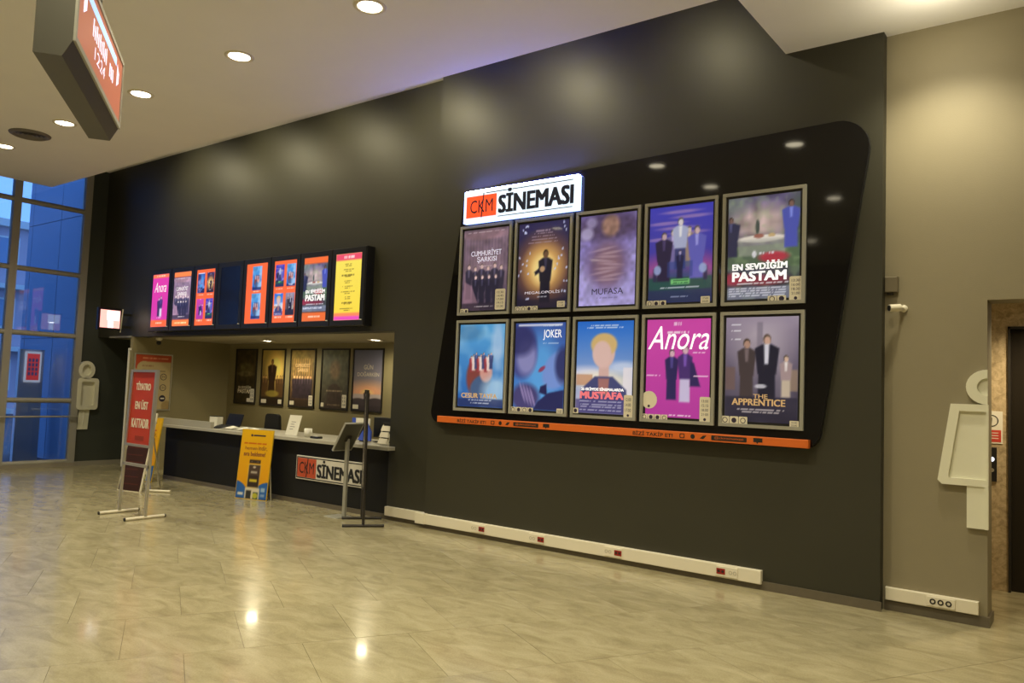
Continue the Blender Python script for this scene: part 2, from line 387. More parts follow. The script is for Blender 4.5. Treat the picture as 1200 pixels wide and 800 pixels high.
struct(B('wall_back', M_WALL, None, -0.45, 4.555, YM, 0.6, 0, H2))
w = MB(); w.box(XL, -0.45, YL, 0.42, 2.36, H2); w.box(-1.17, -0.45, YL, 0.42, 0, 2.36)
struct(w.build('wall_back_left', M_WALL))
w = MB(); w.box(4.555, 5.29, YP, 0.47, 0, H2); w.box(5.29, XR, YP, 0.47, 2.5, H2); w.box(6.9, XR, YP, 0.47, 0, 2.5)
struct(w.build('wall_back_right', M_PIER))
# booth room behind the counter
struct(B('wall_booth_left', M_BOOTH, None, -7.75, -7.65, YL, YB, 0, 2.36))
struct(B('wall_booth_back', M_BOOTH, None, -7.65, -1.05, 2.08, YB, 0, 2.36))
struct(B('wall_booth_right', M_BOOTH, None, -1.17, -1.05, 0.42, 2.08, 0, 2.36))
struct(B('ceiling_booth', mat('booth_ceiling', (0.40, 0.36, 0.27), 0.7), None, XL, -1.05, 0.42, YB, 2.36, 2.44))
# passage with the figure wall
struct(B('wall_left', M_BLACKWALL, None, XL-0.12, XL, -0.12, YB, 0, H2))
struct(B('wall_passage_back', M_BLACKWALL, None, XL, -7.75, 0.86, 0.95, 0, 2.36))
d1 = struct(B('door_1', M_BLACKWALL, None, -8.72, -7.85, 0.825, 0.86, 0.01, 2.15))
MB().box(-8.80, -8.74, 0.80, 0.86, 0, 2.2).box(-8.74, -7.80, 0.80, 0.86, 2.15, 2.2).build('door_frame', M_WHITE, d1)
MB().tube((-7.95, 0.80, 1.0), (-7.95, 0.80, 1.12), 0.012).tube((-7.95, 0.80, 1.06), (-7.95, 0.83, 1.06), 0.009).build('handle', M_ALU, d1)
struct(MB().box(-7.775, -7.745, YL-0.02, YL, 0.08, 2.16).box(-7.745, -7.70, YL-0.02, YL, 2.12, 2.16).build('trim_2', mat('white_edge_trim', (0.85, 0.84, 0.80), 0.4)))
# outer shell
w = MB(); w.box(XL-0.12, XL, YF, -5.0, 0, H2); struct(w.build('wall_left_rear', M_SHELL))
struct(B('wall_front', M_SHELL, None, XL, XR, YF-0.12, YF, 0, H2))
struct(B('wall_right', M_SHELL, None, XR, XR+0.12, YF, YB, 0, H2))
struct(B('ceiling_upper', M_CEIL, None, XL-0.12, XR+0.12, YF-0.12, 0.6, H2, H2+0.1))
pts = [(-8.11, YF), (XR, YF), (XR, YP), (3.735, YP), (3.735, -1.17), (-8.11, -1.17)]
struct(MB().prism(FLAT, pts, HC, HC+0.12).build('ceiling', M_CEIL))
# skirtings
struct(MB().box(-0.46, 4.57, YM-0.015, YM, 0, 0.075).build('baseboard_back', M_BASE))
struct(MB().box(-1.17, -0.46, YL-0.015, YL, 0, 0.075).build('baseboard_back_left', M_BASE))
struct(MB().box(4.57, 5.305, YP-0.015, YP, 0, 0.075).box(5.29, 5.305, YP, 0.47, 0, 0.075).build('baseboard_pier', M_BASE))
struct(MB().box(XL, XL+0.015, -0.12, 0.8, 0, 0.08).build('baseboard_left', mat('pale_skirting', (0.30, 0.28, 0.23), 0.4)))
struct(MB().box(-8.5, -7.72, YL-0.012, YL, 2.345, 2.375).build('trim_1', M_MULL))

# lift lobby seen through the opening
lw = MB(); lw.box(4.6, 5.315, 1.68, YB, 0, 2.64).box(5.315, 6.45, 1.68, YB, 2.41, 2.64).box(6.45, XR, 1.68, YB, 0, 2.64)
struct(lw.build('wall_lobby', M_TRAV)); struct(B('wall_lift_shaft', M_BLACK, None, 5.316, 6.449, 1.80, YB, 0, 2.409))
struct(B('ceiling_lobby', M_CEIL, None, 4.6, XR, 0.47, YB, 2.64, 2.72))
struct(B('wall_lobby_left', M_TRAV, None, 4.56, 4.6, 0.6, YB, 0, 2.64))
ld = struct(MB().box(5.315, 5.88, 1.74, 1.77, 0, 2.41).box(5.886, 6.45, 1.74, 1.77, 0, 2.41).build('door_2', mat('dark_lift_door', (0.03, 0.024, 0.018), 0.3, 0.5)))
MB().box(5.305, 5.325, 1.66, 1.74, 0, 2.42).box(6.44, 6.46, 1.66, 1.74, 0, 2.42).box(5.305, 6.46, 1.66, 1.74, 2.40, 2.42).build('door_frame', M_DARKMETAL, ld)

# curtain window
win = struct(MB().box(XL-0.10, XL+0.06, -5.0, -0.12, 0, 0.07).build('window_1', mat('pale_sill', (0.30, 0.27, 0.22), 0.35)))
ys = [-0.20-1.17*k for k in range(5)]
for y in ys: MB().box(XL-0.06, XL+0.06, y-0.06, y+0.06, 0.07, H2).build('mullion', M_MULL, win)
zs = [0.09, 1.18, 2.345, 3.458, 4.638]
for k in range(4):
    for z in zs: MB().tube((XL+0.02, ys[k+1]+0.06, z), (XL+0.02, ys[k]-0.06, z), 0.045, 12).build('transom', M_MULL, win)
    for a, b in zip(zs, zs[1:]+[H2]): MB().box(XL-0.012, XL, ys[k+1]+0.06, ys[k]-0.06, a+0.04, b-0.04 if b != H2 else b).build('pane', M_GLASS, win)
MB().box(XL-0.06, XL+0.04, -5.0, -0.12, 0.035, 0.075).build('rail', M_MULL, win)
hr = thing('handrail', 'thin polished metal handrail running across the tall window', 'handrail', (XL+0.12, -2.5, 0.90))
MB().tube((XL+0.12, -4.7, 0.90), (XL+0.12, -0.16, 0.90), 0.016, 12).build('rail', M_ALU, hr)
for y in ys[:4]: MB().tube((XL+0.05, y, 0.90), (XL+0.12, y, 0.90), 0.012).build('bracket', M_ALU, hr)

# ------------------------------------------------------------------ outside
struct(B('ground_outside', mat('asphalt', (0.10, 0.10, 0.11), 0.8), None, -60, XL-0.12, -25, 30, -0.15, -0.03))
ext = struct(B('wall_exterior', mat('cladding_joint', (0.05, 0.07, 0.10), 0.6), None, -11.95, XL-0.12, 0.02, 0.35, -0.03, 8.0))
for a, b in ((-11.95, -11.76), (-11.75, -10.46), (-10.45, -9.09)):
    for z0, z1 in ((0.0, 2.35), (2.36, 4.69), (4.70, 6.9)): MB().bbox(WALL, a+.004, b-.004, z0, z1, -0.021, 0.0, 0.003).build('panel', M_FACADE, ext)
def far_building(name, label, x0, x1, y0, y1, h, wallm, floors, cols):
    t = thing(name, label, 'building', ((x0+x1)/2, (y0+y1)/2, 0))
    B('wall', wallm, t, x0, x1, y0, y1, -0.03, h)
    fh = h/floors; cw = (y1-y0)/cols
    for f in range(floors):
        MB().box(x1, x1+0.6, y0, y1, f*fh-0.03, f*fh+0.16).build('balcony', M_PAPERW, t)
        for c in range(cols):
            wn = MB().box(x1-0.02, x1+0.06, y0+cw*(c+.2), y0+cw*(c+.8), f*fh+0.9, f*fh+fh*0.85).build('window', M_PAPERW, t)
            MB().box(x1+0.055, x1+0.075, y0+cw*(c+.25), y0+cw*(c+.75), f*fh+1.0, f*fh+fh*0.82).build('pane', mat('far_glass', (0.25, 0.35, 0.5), 0.1), wn)
    MB().box(x0-.2, x1+.3, y0-.2, y1+.2, h, h+.3).build('roof', M_PAPERW, t)
far_building('apartment_building', 'pale pink apartment block with white balconies seen through the window', -38, -30, 5.2, 14, 7.6, mat('pink_render', (0.62, 0.48, 0.52), 0.7), 3, 5)
far_building('office_building', 'blue grey office block beyond the window, left of pink apartments', -40, -24, -14, 2.6, 14, M_FACADE, 4, 7)
pc = thing('reflected_poster', 'grey panel with a framed red poster standing in for a window reflection', 'reflection stand-in', (-10.3, -0.4, 0))  # stands in for a reflection in the glass; frame and print given added glow
REFL = PL((-10.3, 0, 0), (0, 1, 0), (0, 0, 1))
MB().pbox(REFL, -0.62, -0.19, -0.03, 2.10, -0.10, 0.0).build('panel', mat('reflected_grey_panel', (0.80, 0.76, 0.78), 0.6), pc)
MB().pbox(REFL, -0.53, -0.25, 1.48, 2.06, 0, 0.03).build('frame', mat('glowing_reflection_frame', (0.8, 0.8, 0.8), 0.5, emit=0.45, ecol=(0.8, 0.72, 0.75)), pc)
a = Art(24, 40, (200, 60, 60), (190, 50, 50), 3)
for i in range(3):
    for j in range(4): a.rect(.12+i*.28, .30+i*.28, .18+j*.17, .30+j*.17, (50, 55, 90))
a.sheet('poster', REFL, -0.50, -0.28, 1.52, 2.02, 0.031, print_mat('glowing_reflection_print', 0.9, 0.4), pc)

# ================================================================== LAMPS
def downlight(x, y, z, r=0.115, watt=LAMP_W, col=LAMP_COL, label='round recessed ceiling downlight in the suspended ceiling', group='downlights in the suspended ceiling', lens=M_LENS, cone=125, light=True):
    t = thing('downlight', label, 'ceiling light', (x, y, z), group)
    MB().lathe((x, y, z), [(r*0.86, -0.002), (r, -0.012), (r*1.18, -0.006), (r*1.2, 0.0)], 24).build('trim_ring', M_TRIM, t)
    MB().lathe((x, y, z), [(0.0, -0.006), (r*0.6, -0.007), (r*0.88, -0.003)], 24).build('lens', lens, t)
    if light:
        ld = bpy.data.lights.new('downlight_lamp', 'SPOT'); ld.energy = watt; ld.color = col; ld.spot_size = math.radians(cone); ld.spot_blend = 0.75; ld.shadow_soft_size = r*0.8
        lo = bpy.data.objects.new('downlight_lamp', ld); COL.objects.link(lo); lo.parent = t; lo.location = (0, 0, -0.03)
    return t
downlight(3.02, -2.6, HC); downlight(4.87, -2.6, HC)
for x, lb in ((-6.18, 'lit round downlight beside the ceiling vent, on its window side'), (-4.35, 'lit round downlight beside the ceiling vent, away from the window'), (-2.50, 'second lit downlight from the ceiling vent, away from the window'), (-0.655, 'third lit downlight from the ceiling vent, away from the window'), (1.174, 'fourth lit downlight from the ceiling vent, away from the window')):
    downlight(x, -2.6, HC, label=lb, cone=150 if x < -6 else 125, watt=LAMP_W*(1.25 if x < -6 else 1))
for x, y in ((1.38, -3.95), (2.74, -5.46), (-2.3, -5.4), (-6.0, -5.4), (6.2, -4.6), (6.4, -8.0), (1.5, -8.6), (-3.5, -8.8)): downlight(x, y, HC)
t = downlight(5.02, -0.52, HC, watt=LAMP_W*0.8, label='round downlight in the ceiling above the khaki pier', group=None)
lo = bpy.data.objects.new('opal_glow', bpy.data.lights.new('opal_glow', 'POINT')); COL.objects.link(lo); lo.data.energy = 11; lo.data.color = LAMP_COL; lo.data.shadow_soft_size = 0.1; lo.parent = t; lo.location = (0, 0, -0.35)  # added fill light without a fixture, brightens the ceiling around the pier downlight
for x, y, n in ((-5.49, 1.38, 'left'), (-2.93, 1.49, 'right')):
    downlight(x, y, 2.36, 0.11, BOOTH_W*(1.35 if n == 'left' else 0.85), BOOTH_COL, 'round downlight in the booth ceiling ' + ('near the golden poster' if n == 'left' else 'near the sunset poster'), 'downlights in the booth ceiling', M_LENSB, 172)
downlight(5.75, 1.1, 2.64, 0.075, LOBBY_W, (1, 0.80, 0.48), 'round downlight in the lift lobby ceiling', None, M_LENSB, 150)
for x, e_ in ((-5.9, .75), (-4.1, .75), (-2.45, .65), (-0.65, .65), (1.1, .5), (2.85, .28)):       # wall washers tucked in the cove above the ceiling edge
    t = thing('wall_washer', 'small cylindrical wall washer lamp in the cove above the wall', 'spotlight', (x, -0.95, H2), 'wall washers in the cove')
    dr = Vector((0, 1.0, -1.05)).normalized(); o = Vector((x, -0.95, H2-0.10))
    MB().tube((x, -0.95, H2), tuple(o), 0.012).build('stem', M_WHITE, t)
    MB().lathe(tuple(o), [(0.0, -0.05), (0.035, -0.05), (0.04, 0.06), (0.034, 0.06), (0.03, 0.045)], 16, tuple(dr)).build('housing', M_WHITE, t)
    ld = bpy.data.lights.new('washer_lamp', 'SPOT'); ld.energy = WASH_W*e_; ld.color = WASH_COL; ld.spot_size = math.radians(140); ld.spot_blend = 1.0; ld.shadow_soft_size = 0.03
    lo = bpy.data.objects.new('washer_lamp', ld); COL.objects.link(lo); lo.parent = t
    lo.location = o+dr*0.07-t.location; lo.rotation_euler = dr.to_track_quat('-Z', 'Y').to_euler()
# ceiling vent
t = thing('ceiling_vent', 'round dark air vent in the ceiling between two downlights', 'vent', (-5.25, -2.64, HC))
MB().lathe((-5.25, -2.64, HC), [(0.17, -0.004), (0.20, -0.03), (0.24, -0.012), (0.245, 0)], 32).build('rim', mat('vent_grey', (0.16, 0.145, 0.13), 0.5), t)
for r in (0.05, 0.10, 0.15): MB().lathe((-5.25, -2.64, HC), [(r-0.03, -0.004), (r, -0.022), (r+0.004, -0.02), (r-0.02, 0)], 32).build('vane', MATS['vent_grey'], t)
MB().lathe((-5.25, -2.64, HC), [(0, -0.002), (0.17, -0.002)], 32).build('duct', M_DARKHOLE, t)

# ================================================================== POSTER BOARD
bd = thing('poster_board', 'large glossy black slanted display board fixed to the dark olive wall', 'display board', (2.0, YM, 1.25))
out = rounded([(-0.39, 1.25), (4.07, 1.25), (4.505, 4.075), (0.03, 3.965)], [0.13, 0.16, 0.26, 0.03], 8)
MB().prism(WALL, out, -YM+0.0012, -0.032).build('backing', M_BLACK, bd)
MB().prism(WALL, [(u*0.9985+0.003, v*0.9985+0.004) for u, v in out], -0.033, -0.028).build('gloss_panel', M_GLOSS, bd)

sg = thing('lightbox_sign', 'illuminated white and red cinema sign with blue glowing edge on the board', 'sign', (0.85, 0.03, 3.57))
MB().pbox(WALL, 0.07, 1.635, 3.57, 3.94, -0.028, 0.03).build('case', M_SIGNEDGE, sg)
MB().pbox(WALL, 0.08, 1.625, 3.940, 3.948, -0.015, 0.02).build('added_glow_strip', mat('added_blue_glow', (0.3, 0.4, 1.0), 0.4, emit=130.0, ecol=(0.16, 0.20, 1.0)), sg)  # unseen strip added to throw a blue glow on the wall above
fc = MB().pbox(WALL, 0.095, 1.612, 3.592, 3.918, 0.03, 0.036).build('face_panel', M_SIGNW, sg)
MB().pbox(WALL, 0.115, 0.555, 3.625, 3.875, 0.036, 0.040).build('red_panel', M_SIGNRED, sg)
text('lettering', 'CKM', WALL, 0.175, 0.505, 3.675, 3.825, 0.0415, M_SIGNBLK, sg)
MB().prism(WALL, [(0.335, 3.62), (0.35, 3.62), (0.375, 3.90), (0.362, 3.90)], 0.0405, 0.042).build('slash', M_SIGNBLK, sg)
text('lettering', 'SİNEMASI', WALL, 0.580, 1.585, 3.640, 3.915, 0.0385, M_SIGNBLK, sg, bold=0.03)
MB().pbox(WALL, 0.40, 1.57, 3.893, 3.901, 0.036, 0.038).build('line', M_SIGNBLK, sg)
MB().pbox(WALL, 0.58, 1.57, 3.605, 3.612, 0.036, 0.038).build('line', M_SIGNBLK, sg)

st = thing('orange_strip', 'long orange follow-us ledge strip under the lower poster row', 'sign strip', (1.9, 0.03, 1.26))
MB().bbox(WALL, -0.213, 4.010, 1.262, 1.334, -0.028, 0.03, 0.004).build('ledge', M_ORANGE, st)
for x0 in (0.10, 2.35):
    text('lettering', 'BİZİ TAKİP ET!', WALL, x0, x0+0.42, 1.276, 1.322, 0.0312, M_PLBLK, st, bold=0.02)
    MB().ringp(WALL, rrect(x0+.49, x0+.54, 1.277, 1.319, .01), rrect(x0+.498, x0+.532, 1.284, 1.312, .006), 0.03, 0.0315).build('camera_icon', M_PLBLK, st)
    MB().prism(WALL, circle(x0+.62, 1.298, .022, 14), 0.03, 0.0315).build('round_icon', M_PLBLK, st)
    MB().prism(WALL, [(x0+.69, 1.285), (x0+.725, 1.280), (x0+.755, 1.315), (x0+.72, 1.312)], 0.03, 0.0315).build('bird_icon', M_PLBLK, st)
    MB().prism(WALL, rrect(x0+.80, x0+1.13, 1.277, 1.320, .008), 0.03, 0.0315).build('handle_bar', M_PLBLK, st)
    text('lettering', '@ckmsinemasi', WALL, x0+.83, x0+1.10, 1.286, 1.312, 0.032, M_ORANGE, st)
    MB().prism(WALL, [(x0+1.19, 1.286), (x0+1.215, 1.286), (x0+1.225, 1.272), (x0+1.235, 1.286), (x0+1.27, 1.286), (x0+1.27, 1.322), (x0+1.19, 1.322)], 0.03, 0.0315).build('bubble_icon', M_PLBLK, st)

def framed(name, label, P, u0, v0, w, h, art, prt, d0=0.0, d1=0.028, group=None, fm=M_FRAME, fw=0.030, mount=0.022):
    c = P(u0+w/2, v0, d0); t = thing(name, label, 'poster', tuple(c), group)
    o = [(u0, v0), (u0+w, v0), (u0+w, v0+h), (u0, v0+h)]
    i = [(u0+fw, v0+fw), (u0+w-fw, v0+fw), (u0+w-fw, v0+h-fw), (u0+fw, v0+h-fw)]
    f = MB().ringp(P, o, i, d0, d1)
    f.build('frame', fm, t)
    MB().pbox(P, u0+fw*.5, u0+w-fw*.5, v0+fw*.5, v0+h-fw*.5, d0, d0+0.008).build('backing', M_BLACK, t)
    s = fw+mount; sh = art.sheet('sheet', P, u0+s, u0+w-s, v0+s, v0+h-s, d0+0.0095, prt, t)
    t['_d'] = d0+0.0095; box = (u0+s, u0+w-s, v0+s, v0+h-s)
    return t, sh, box
def T(t, box, P, body, a0, a1, b0, b1, m, bold=0.0, shear=0.0, name='title'):
    u0, u1, v0, v1 = box
    return text(name, body, P, u0+(u1-u0)*a0, u0+(u1-u0)*a1, v0+(v1-v0)*b0, v0+(v1-v0)*b1, t['_d']+0.002, m, t, bold, shear)
def sticker(t, box, P, a0, a1, b0, b1, lines=(), dot=False, icon=None):
    u0, u1, v0, v1 = box; d = t['_d']+0.003
    x0, x1, y0, y1 = u0+(u1-u0)*a0, u0+(u1-u0)*a1, v0+(v1-v0)*b0, v0+(v1-v0)*b1
    s = MB().prism(P, rrect(x0, x1, y0, y1, min(x1-x0, y1-y0)*.12, 3), d, d+0.002).build('sticker', M_STICK, t)
    n = len(lines)
    for k, tx in enumerate(lines):
        lo = 0.22 if dot else 0.08; hgt = (1-lo-.08)/n; yb = y0+(y1-y0)*(1-.08-hgt*(k+1))
        text('lettering', tx, P, x0+(x1-x0)*.18, x1-(x1-x0)*.18, yb+hgt*(y1-y0)*.2, yb+hgt*(y1-y0)*.8, d+.003, M_LTRDK, s)
    if dot: MB().prism(P, circle((x0+x1)/2, y0+(y1-y0)*.11, (x1-x0)*.13, 12), d+.002, d+.003).build('dot', M_LTRDK, s)
    if icon == 'disc': MB().prism(P, circle((x0+x1)/2, (y0+y1)/2, (x1-x0)*.3, 14), d+.002, d+.003).build('icon', M_LTRDK, s)
    if icon == 'ring': MB().ringp(P, circle((x0+x1)/2, (y0+y1)/2, (x1-x0)*.32, 14), circle((x0+x1)/2, (y0+y1)/2, (x1-x0)*.24, 14), d+.002, d+.003).build('icon', M_LTRDK, s)
def icons(t, box, P, a, n, kinds, wd=0.085, y=-0.035, hgt=0.06):
    for k in range(n): sticker(t, box, P, a+k*(wd+.008), a+k*(wd+.008)+wd, y, y+hgt, icon=kinds[k % len(kinds)])

# ---- generic art, one per poster
def art_sepia():
    a = Art(60, 86, (92, 76, 92), (66, 54, 74), 1)
    for k in range(14): a.rect(.04+k*.07, .065+k*.07, .3, .9, (150, 122, 128), .22)
    a.ell(.5, .93, .5, .06, (130, 100, 110), .6, .5).noise(12, .2)
    a.ell(.5, .45, .42, .22, (170, 140, 150), .35, .9)
    for k in range(6): a.person(.14+k*.145, .14, .44-.03*(k % 2), (38, 34, 52), (176, 150, 150), .9)
    for k in range(4): a.person(.30+k*.15, .08, .36, (28, 26, 44), (186, 160, 160), 1.1)
    a.poly([(0, 0), (.42, 0), (.22, .30), (.05, .36)], (142, 108, 124), .6)
    a.C = np.clip(a.C*1.22+.02, 0, 1); a.rect(0, 1, 0, .09, (36, 30, 46), .7); a.line(.5, .965, .8, .012, (190, 170, 185)); a.line(.5, .545, .3, .012, (200, 180, 190)); a.line(.5, .05, .4, .012, (190, 180, 190))
    return a
def art_golden():
    a = Art(60, 86, (40, 36, 86), (36, 32, 60), 2)
    a.ell(.52, .47, .48, .34, (190, 120, 60), .8, .9).ell(.52, .47, .34, .24, (240, 200, 120), .9, .9).ell(.52, .44, .2, .16, (255, 240, 170), .8, .9)
    a.person(.56, .06, .62, (26, 24, 44), (110, 80, 60), 1.1); a.poly([(.36, .38), (.52, .44), (.52, .50), (.34, .42)], (26, 24, 44)).ell(.50, .45, .05, .035, (210, 170, 130), .9, .4)
    for k in range(34): x, y = a.rng.random(2); x = x*.28 if k % 2 else 1-x*.25; a.ell(x, y, .018, .012, (205, 215, 255), .9, .5, a.rng.random()*3)
    a.rect(0, 1, 0, .10, (30, 26, 48), .6)
    for k in range(5): a.line(.5, .90-.035*k, .3+.08*k, .012, (170, 150, 170), .7)
    a.line(.5, .13, .2, .014, (200, 200, 220)); return a
def art_lavender():
    a = Art(60, 86, (118, 104, 178), (172, 164, 228), 3); a.noise(5, .25, (205, 200, 245))
    a.ell(.5, .86, .62, .15, (74, 58, 92), .85, .6).ell(.55, .87, .16, .12, (168, 130, 108), .8, .5).noise(18, .15)
    a.ell(.12, .80, .12, .07, (196, 190, 236), .7, .6).ell(.2, .92, .1, .06, (186, 178, 230), .6, .7)
    a.ell(.5, .45, .36, .26, (108, 84, 120), .85, .6).ell(.52, .45, .22, .2, (150, 112, 118), .6, .8)
    for k in range(9): a.ell(.5+.08*math.sin(k*2.1), .28+k*.042, .2, .014, (196, 172, 190), .5, .9, .10*math.sin(k))
    a.line(.5, .08, .4, .012, (120, 110, 170)); a.line(.5, .03, .8, .01, (90, 80, 140)); return a
def art_dusk():
    a = Art(60, 86, (62, 62, 190), (70, 60, 150), 4)
    for k in range(6): a.ell(.2+.6*((k*37) % 10)/10, .66+.055*k, .3, .018, (186, 150, 196), .6, .8)
    a.ell(.5, .30, .7, .18, (206, 84, 142), .75, .9)
    a.rect(0, 1, 0, .26, (34, 62, 74)); a.ell(.5, .2, .7, .12, (40, 92, 84), .6, .6)
    a.person(.38, .34, .42, (120, 110, 170), (206, 190, 200), 1.1); a.person(.64, .36, .42, (150, 130, 120), (206, 190, 180), 1.1); a.person(.5, .34, .54, (170, 178, 216), (216, 210, 220), 1.1, (60, 64, 120)); a.person(.24, .22, .52, (40, 32, 66), (196, 170, 180), 1.3); a.person(.76, .24, .54, (96, 96, 190), (206, 180, 186), 1.3); a.rect(.3, .7, .26, .42, (44, 66, 140), .6)
    a.person(.5, .24, .3, (30, 32, 72), (170, 160, 200), 1.0)
    for x in (.10, .90): a.rect(x-.03, x+.03, .22, .36, (44, 40, 80), .9)
    a.ell(.14, .34, .06, .05, (150, 170, 220), .9, .4).ell(.86, .34, .06, .05, (150, 170, 220), .9, .4)
    a.rect(.36, .66, .185, .24, (120, 196, 124)); a.line(.51, .225, .24, .014, (40, 90, 60)); a.line(.51, .20, .24, .014, (40, 90, 60))
    a.rect(0, 1, 0, .13, (40, 44, 96), .7); a.line(.5, .155, .6, .014, (206, 214, 236)); a.line(.5, .06, .26, .012, (150, 160, 200)); return a
def art_garden():
    a = Art(60, 86, (96, 88, 128), (52, 56, 62), 5)
    a.ell(.45, .74, .42, .16, (206, 182, 176), .8, .9).noise(10, .25)
    a.ell(.02, .95, .25, .12, (140, 160, 140), .5, .8).ell(1, .6, .2, .4, (70, 92, 74), .7, .6)
    a.rect(0, 1, .30, .52, (86, 112, 80), .75); a.noise(16, .35, (150, 176, 130)).ell(.48, .585, .34, .035, (226, 220, 216), 1, .3)
    a.poly([(.16, .42), (.80, .42), (.82, .58), (.14, .58)], (170, 172, 168), .55)
    a.person(.04, .42, .40, (44, 46, 78), (120, 92, 88), 1.6); a.person(.88, .48, .46, (74, 84, 180), (120, 92, 88), 1.3)
    a.ell(.42, .70, .03, .07, (56, 70, 66), .9, .4).ell(.44, .61, .07, .022, (150, 90, 80), .9, .4).ell(.62, .61, .05, .018, (196, 168, 120), .9, .4)
    a.ell(.65, .40, .2, .05, (196, 40, 70), .8, .5).ell(.1, .2, .2, .06, (186, 40, 70), .7, .6).ell(.55, .18, .3, .05, (170, 40, 66), .6, .6)
    a.rect(0, 1, 0, .12, (150, 156, 190), .6)
    for k in range(4): a.line(.42, .03+.025*k, .8, .012, (220, 224, 244), .8)
    a.line(.5, .155, .7, .012, (232, 234, 244)); a.ell(.38, .435, .03, .035, (225, 225, 240), .9, .4); a.line(.55, .44, .2, .02, (225, 225, 240)); return a
def art_ice():
    a = Art(60, 86, (88, 168, 232), (36, 92, 176), 6); a.noise(7, .3, (206, 232, 250))
    a.ell(.2, .9, .3, .1, (70, 120, 170), .6, .7).ell(.85, .75, .12, .3, (196, 214, 246), .6, .8)
    a.ell(.42, .36, .24, .24, (130, 62, 56), .95, .25, .5).ell(.5, .26, .24, .12, (66, 96, 142), .95, .3, .3).ell(.62, .42, .14, .12, (214, 160, 152), .9, .3)
    for k in range(9): a.person(.28+.055*k, .42+.02*(k % 3), .2, [(150, 60, 70), (230, 210, 210), (60, 70, 120)][k % 3], (222, 180, 160), 1.2)
    a.ell(.85, .2, .3, .16, (186, 220, 250), .7, .7).rect(0, 1, 0, .10, (36, 38, 84), .7); a.line(.5, .045, .4, .014, (206, 214, 240)); a.line(.5, .085, .5, .014, (206, 214, 240)); return a
def art_blueheads():
    a = Art(60, 86, (56, 86, 168), (72, 142, 222), 7); a.ell(.55, .45, .3, .4, (92, 168, 236), .8, .9)
    a.ell(.16, .66, .30, .30, (66, 74, 142), 1, .25).ell(.24, .60, .20, .20, (150, 150, 206), .8, .5).ell(.10, .80, .3, .18, (46, 48, 104), .85, .5)
    a.ell(.86, .46, .30, .20, (116, 146, 220), 1, .25, .4).ell(.98, .52, .16, .2, (40, 44, 96), .9, .5).ell(.56, .47, .07, .025, (150, 36, 66), .8, .5, .4)
    a.ell(.24, .14, .28, .16, (70, 62, 116), .95, .4)
    for k in range(4): a.ell(.18+.07*k, .20-.02*k, .02, .13, (168, 150, 206), .7, .6, .5)
    a.poly([(.40, 0), (1, 0), (1, .24), (.70, .20), (.50, .10)], (36, 40, 92)).poly([(.52, .2), (.68, .17), (.66, .3), (.54, .27)], (34, 34, 84)); a.rect(.06, .94, .965, .985, (226, 230, 255))
    a.line(.74, .965, .34, .02, (206, 224, 250)); a.line(.72, .765, .3, .012, (180, 206, 244)); return a
def art_bust():
    a = Art(60, 86, (34, 108, 214), (206, 196, 214), 8); a.ell(.2, .42, .4, .08, (222, 222, 244), .8, .9).ell(.85, .5, .3, .06, (214, 224, 248), .7, .9).ell(.5, .35, .5, .1, (250, 238, 206), .7, .9)
    a.rect(0, .3, .3, .42, (190, 140, 110), .8).rect(.84, 1, .2, .5, (226, 222, 236), .9)
    a.rect(.41, .59, .36, .52, (206, 172, 170)); a.ell(.49, .66, .20, .17, (214, 180, 178), 1, .15).ell(.49, .745, .235, .125, (206, 176, 120), 1, .2).ell(.46, .645, .165, .14, (216, 184, 182), 1, .2)
    a.poly([(.06, 0), (.94, 0), (.90, .26), (.66, .40), (.34, .40), (.10, .26)], (66, 72, 122)).poly([(.42, .20), (.58, .20), (.60, .38), (.40, .38)], (160, 110, 110))
    a.rect(0, 1, 0, .15, (76, 70, 130), .8)
    for k in range(4): a.line(.45, .035+.03*k, .75, .012, (196, 196, 230), .7)
    a.line(.5, .955, .5, .014, (216, 232, 255)); a.line(.5, .925, .66, .014, (216, 232, 255)); return a
def art_pink():
    a = Art(60, 86, (206, 72, 176), (176, 56, 160), 9)
    a.person(.41, .18, .52, (42, 34, 88), (206, 170, 190), 1.0); a.person(.62, .16, .58, (70, 44, 112), (206, 170, 190), .95, (196, 186, 226)); a.poly([(.70, .32), (.86, .32), (.76, .55), (.70, .58)], (48, 36, 90))
    a.line(.12, .42, .22, .014, (244, 214, 244)); a.line(.86, .42, .22, .014, (244, 214, 244)); a.line(.84, .66, .2, .014, (244, 214, 244)); a.line(.5, .86, .34, .022, (250, 236, 250)); a.line(.5, .955, .12, .03, (244, 214, 244)); a.line(.55, .025, .36, .02, (250, 236, 250)); return a
def art_mauve():
    a = Art(60, 86, (150, 138, 164), (44, 40, 60), 10); a.noise(4, .2, (206, 196, 214))
    a.ell(.5, .72, .35, .25, (206, 196, 206), .4, .9).rect(.44, .52, .62, .95, (120, 112, 132), .7).rect(.0, .14, .3, .52, (110, 88, 86), .8).rect(.86, 1, .3, .5, (150, 128, 110), .8)
    a.person(.30, .20, .60, (66, 56, 60), (170, 136, 122), 1.05); a.person(.58, .20, .64, (28, 28, 48), (196, 160, 146), 1.25); a.person(.84, .24, .40, (160, 140, 146), (206, 176, 160), 1.0, (190, 176, 160))
    a.poly([(.55, .55), (.60, .55), (.61, .74), (.54, .74)], (206, 206, 224)); a.rect(0, 1, 0, .24, (36, 34, 54), .75); a.line(.15, .93, .14, .02, (226, 226, 240)); a.line(.15, .87, .14, .02, (226, 226, 240)); a.line(.15, .79, .14, .02, (226, 226, 240)); a.line(.5, .12, .66, .014, (200, 190, 196)); a.line(.5, .09, .5, .012, (200, 190, 196)); a.ell(.5, .34, .08, .02, (216, 216, 230), .8, .5); return a

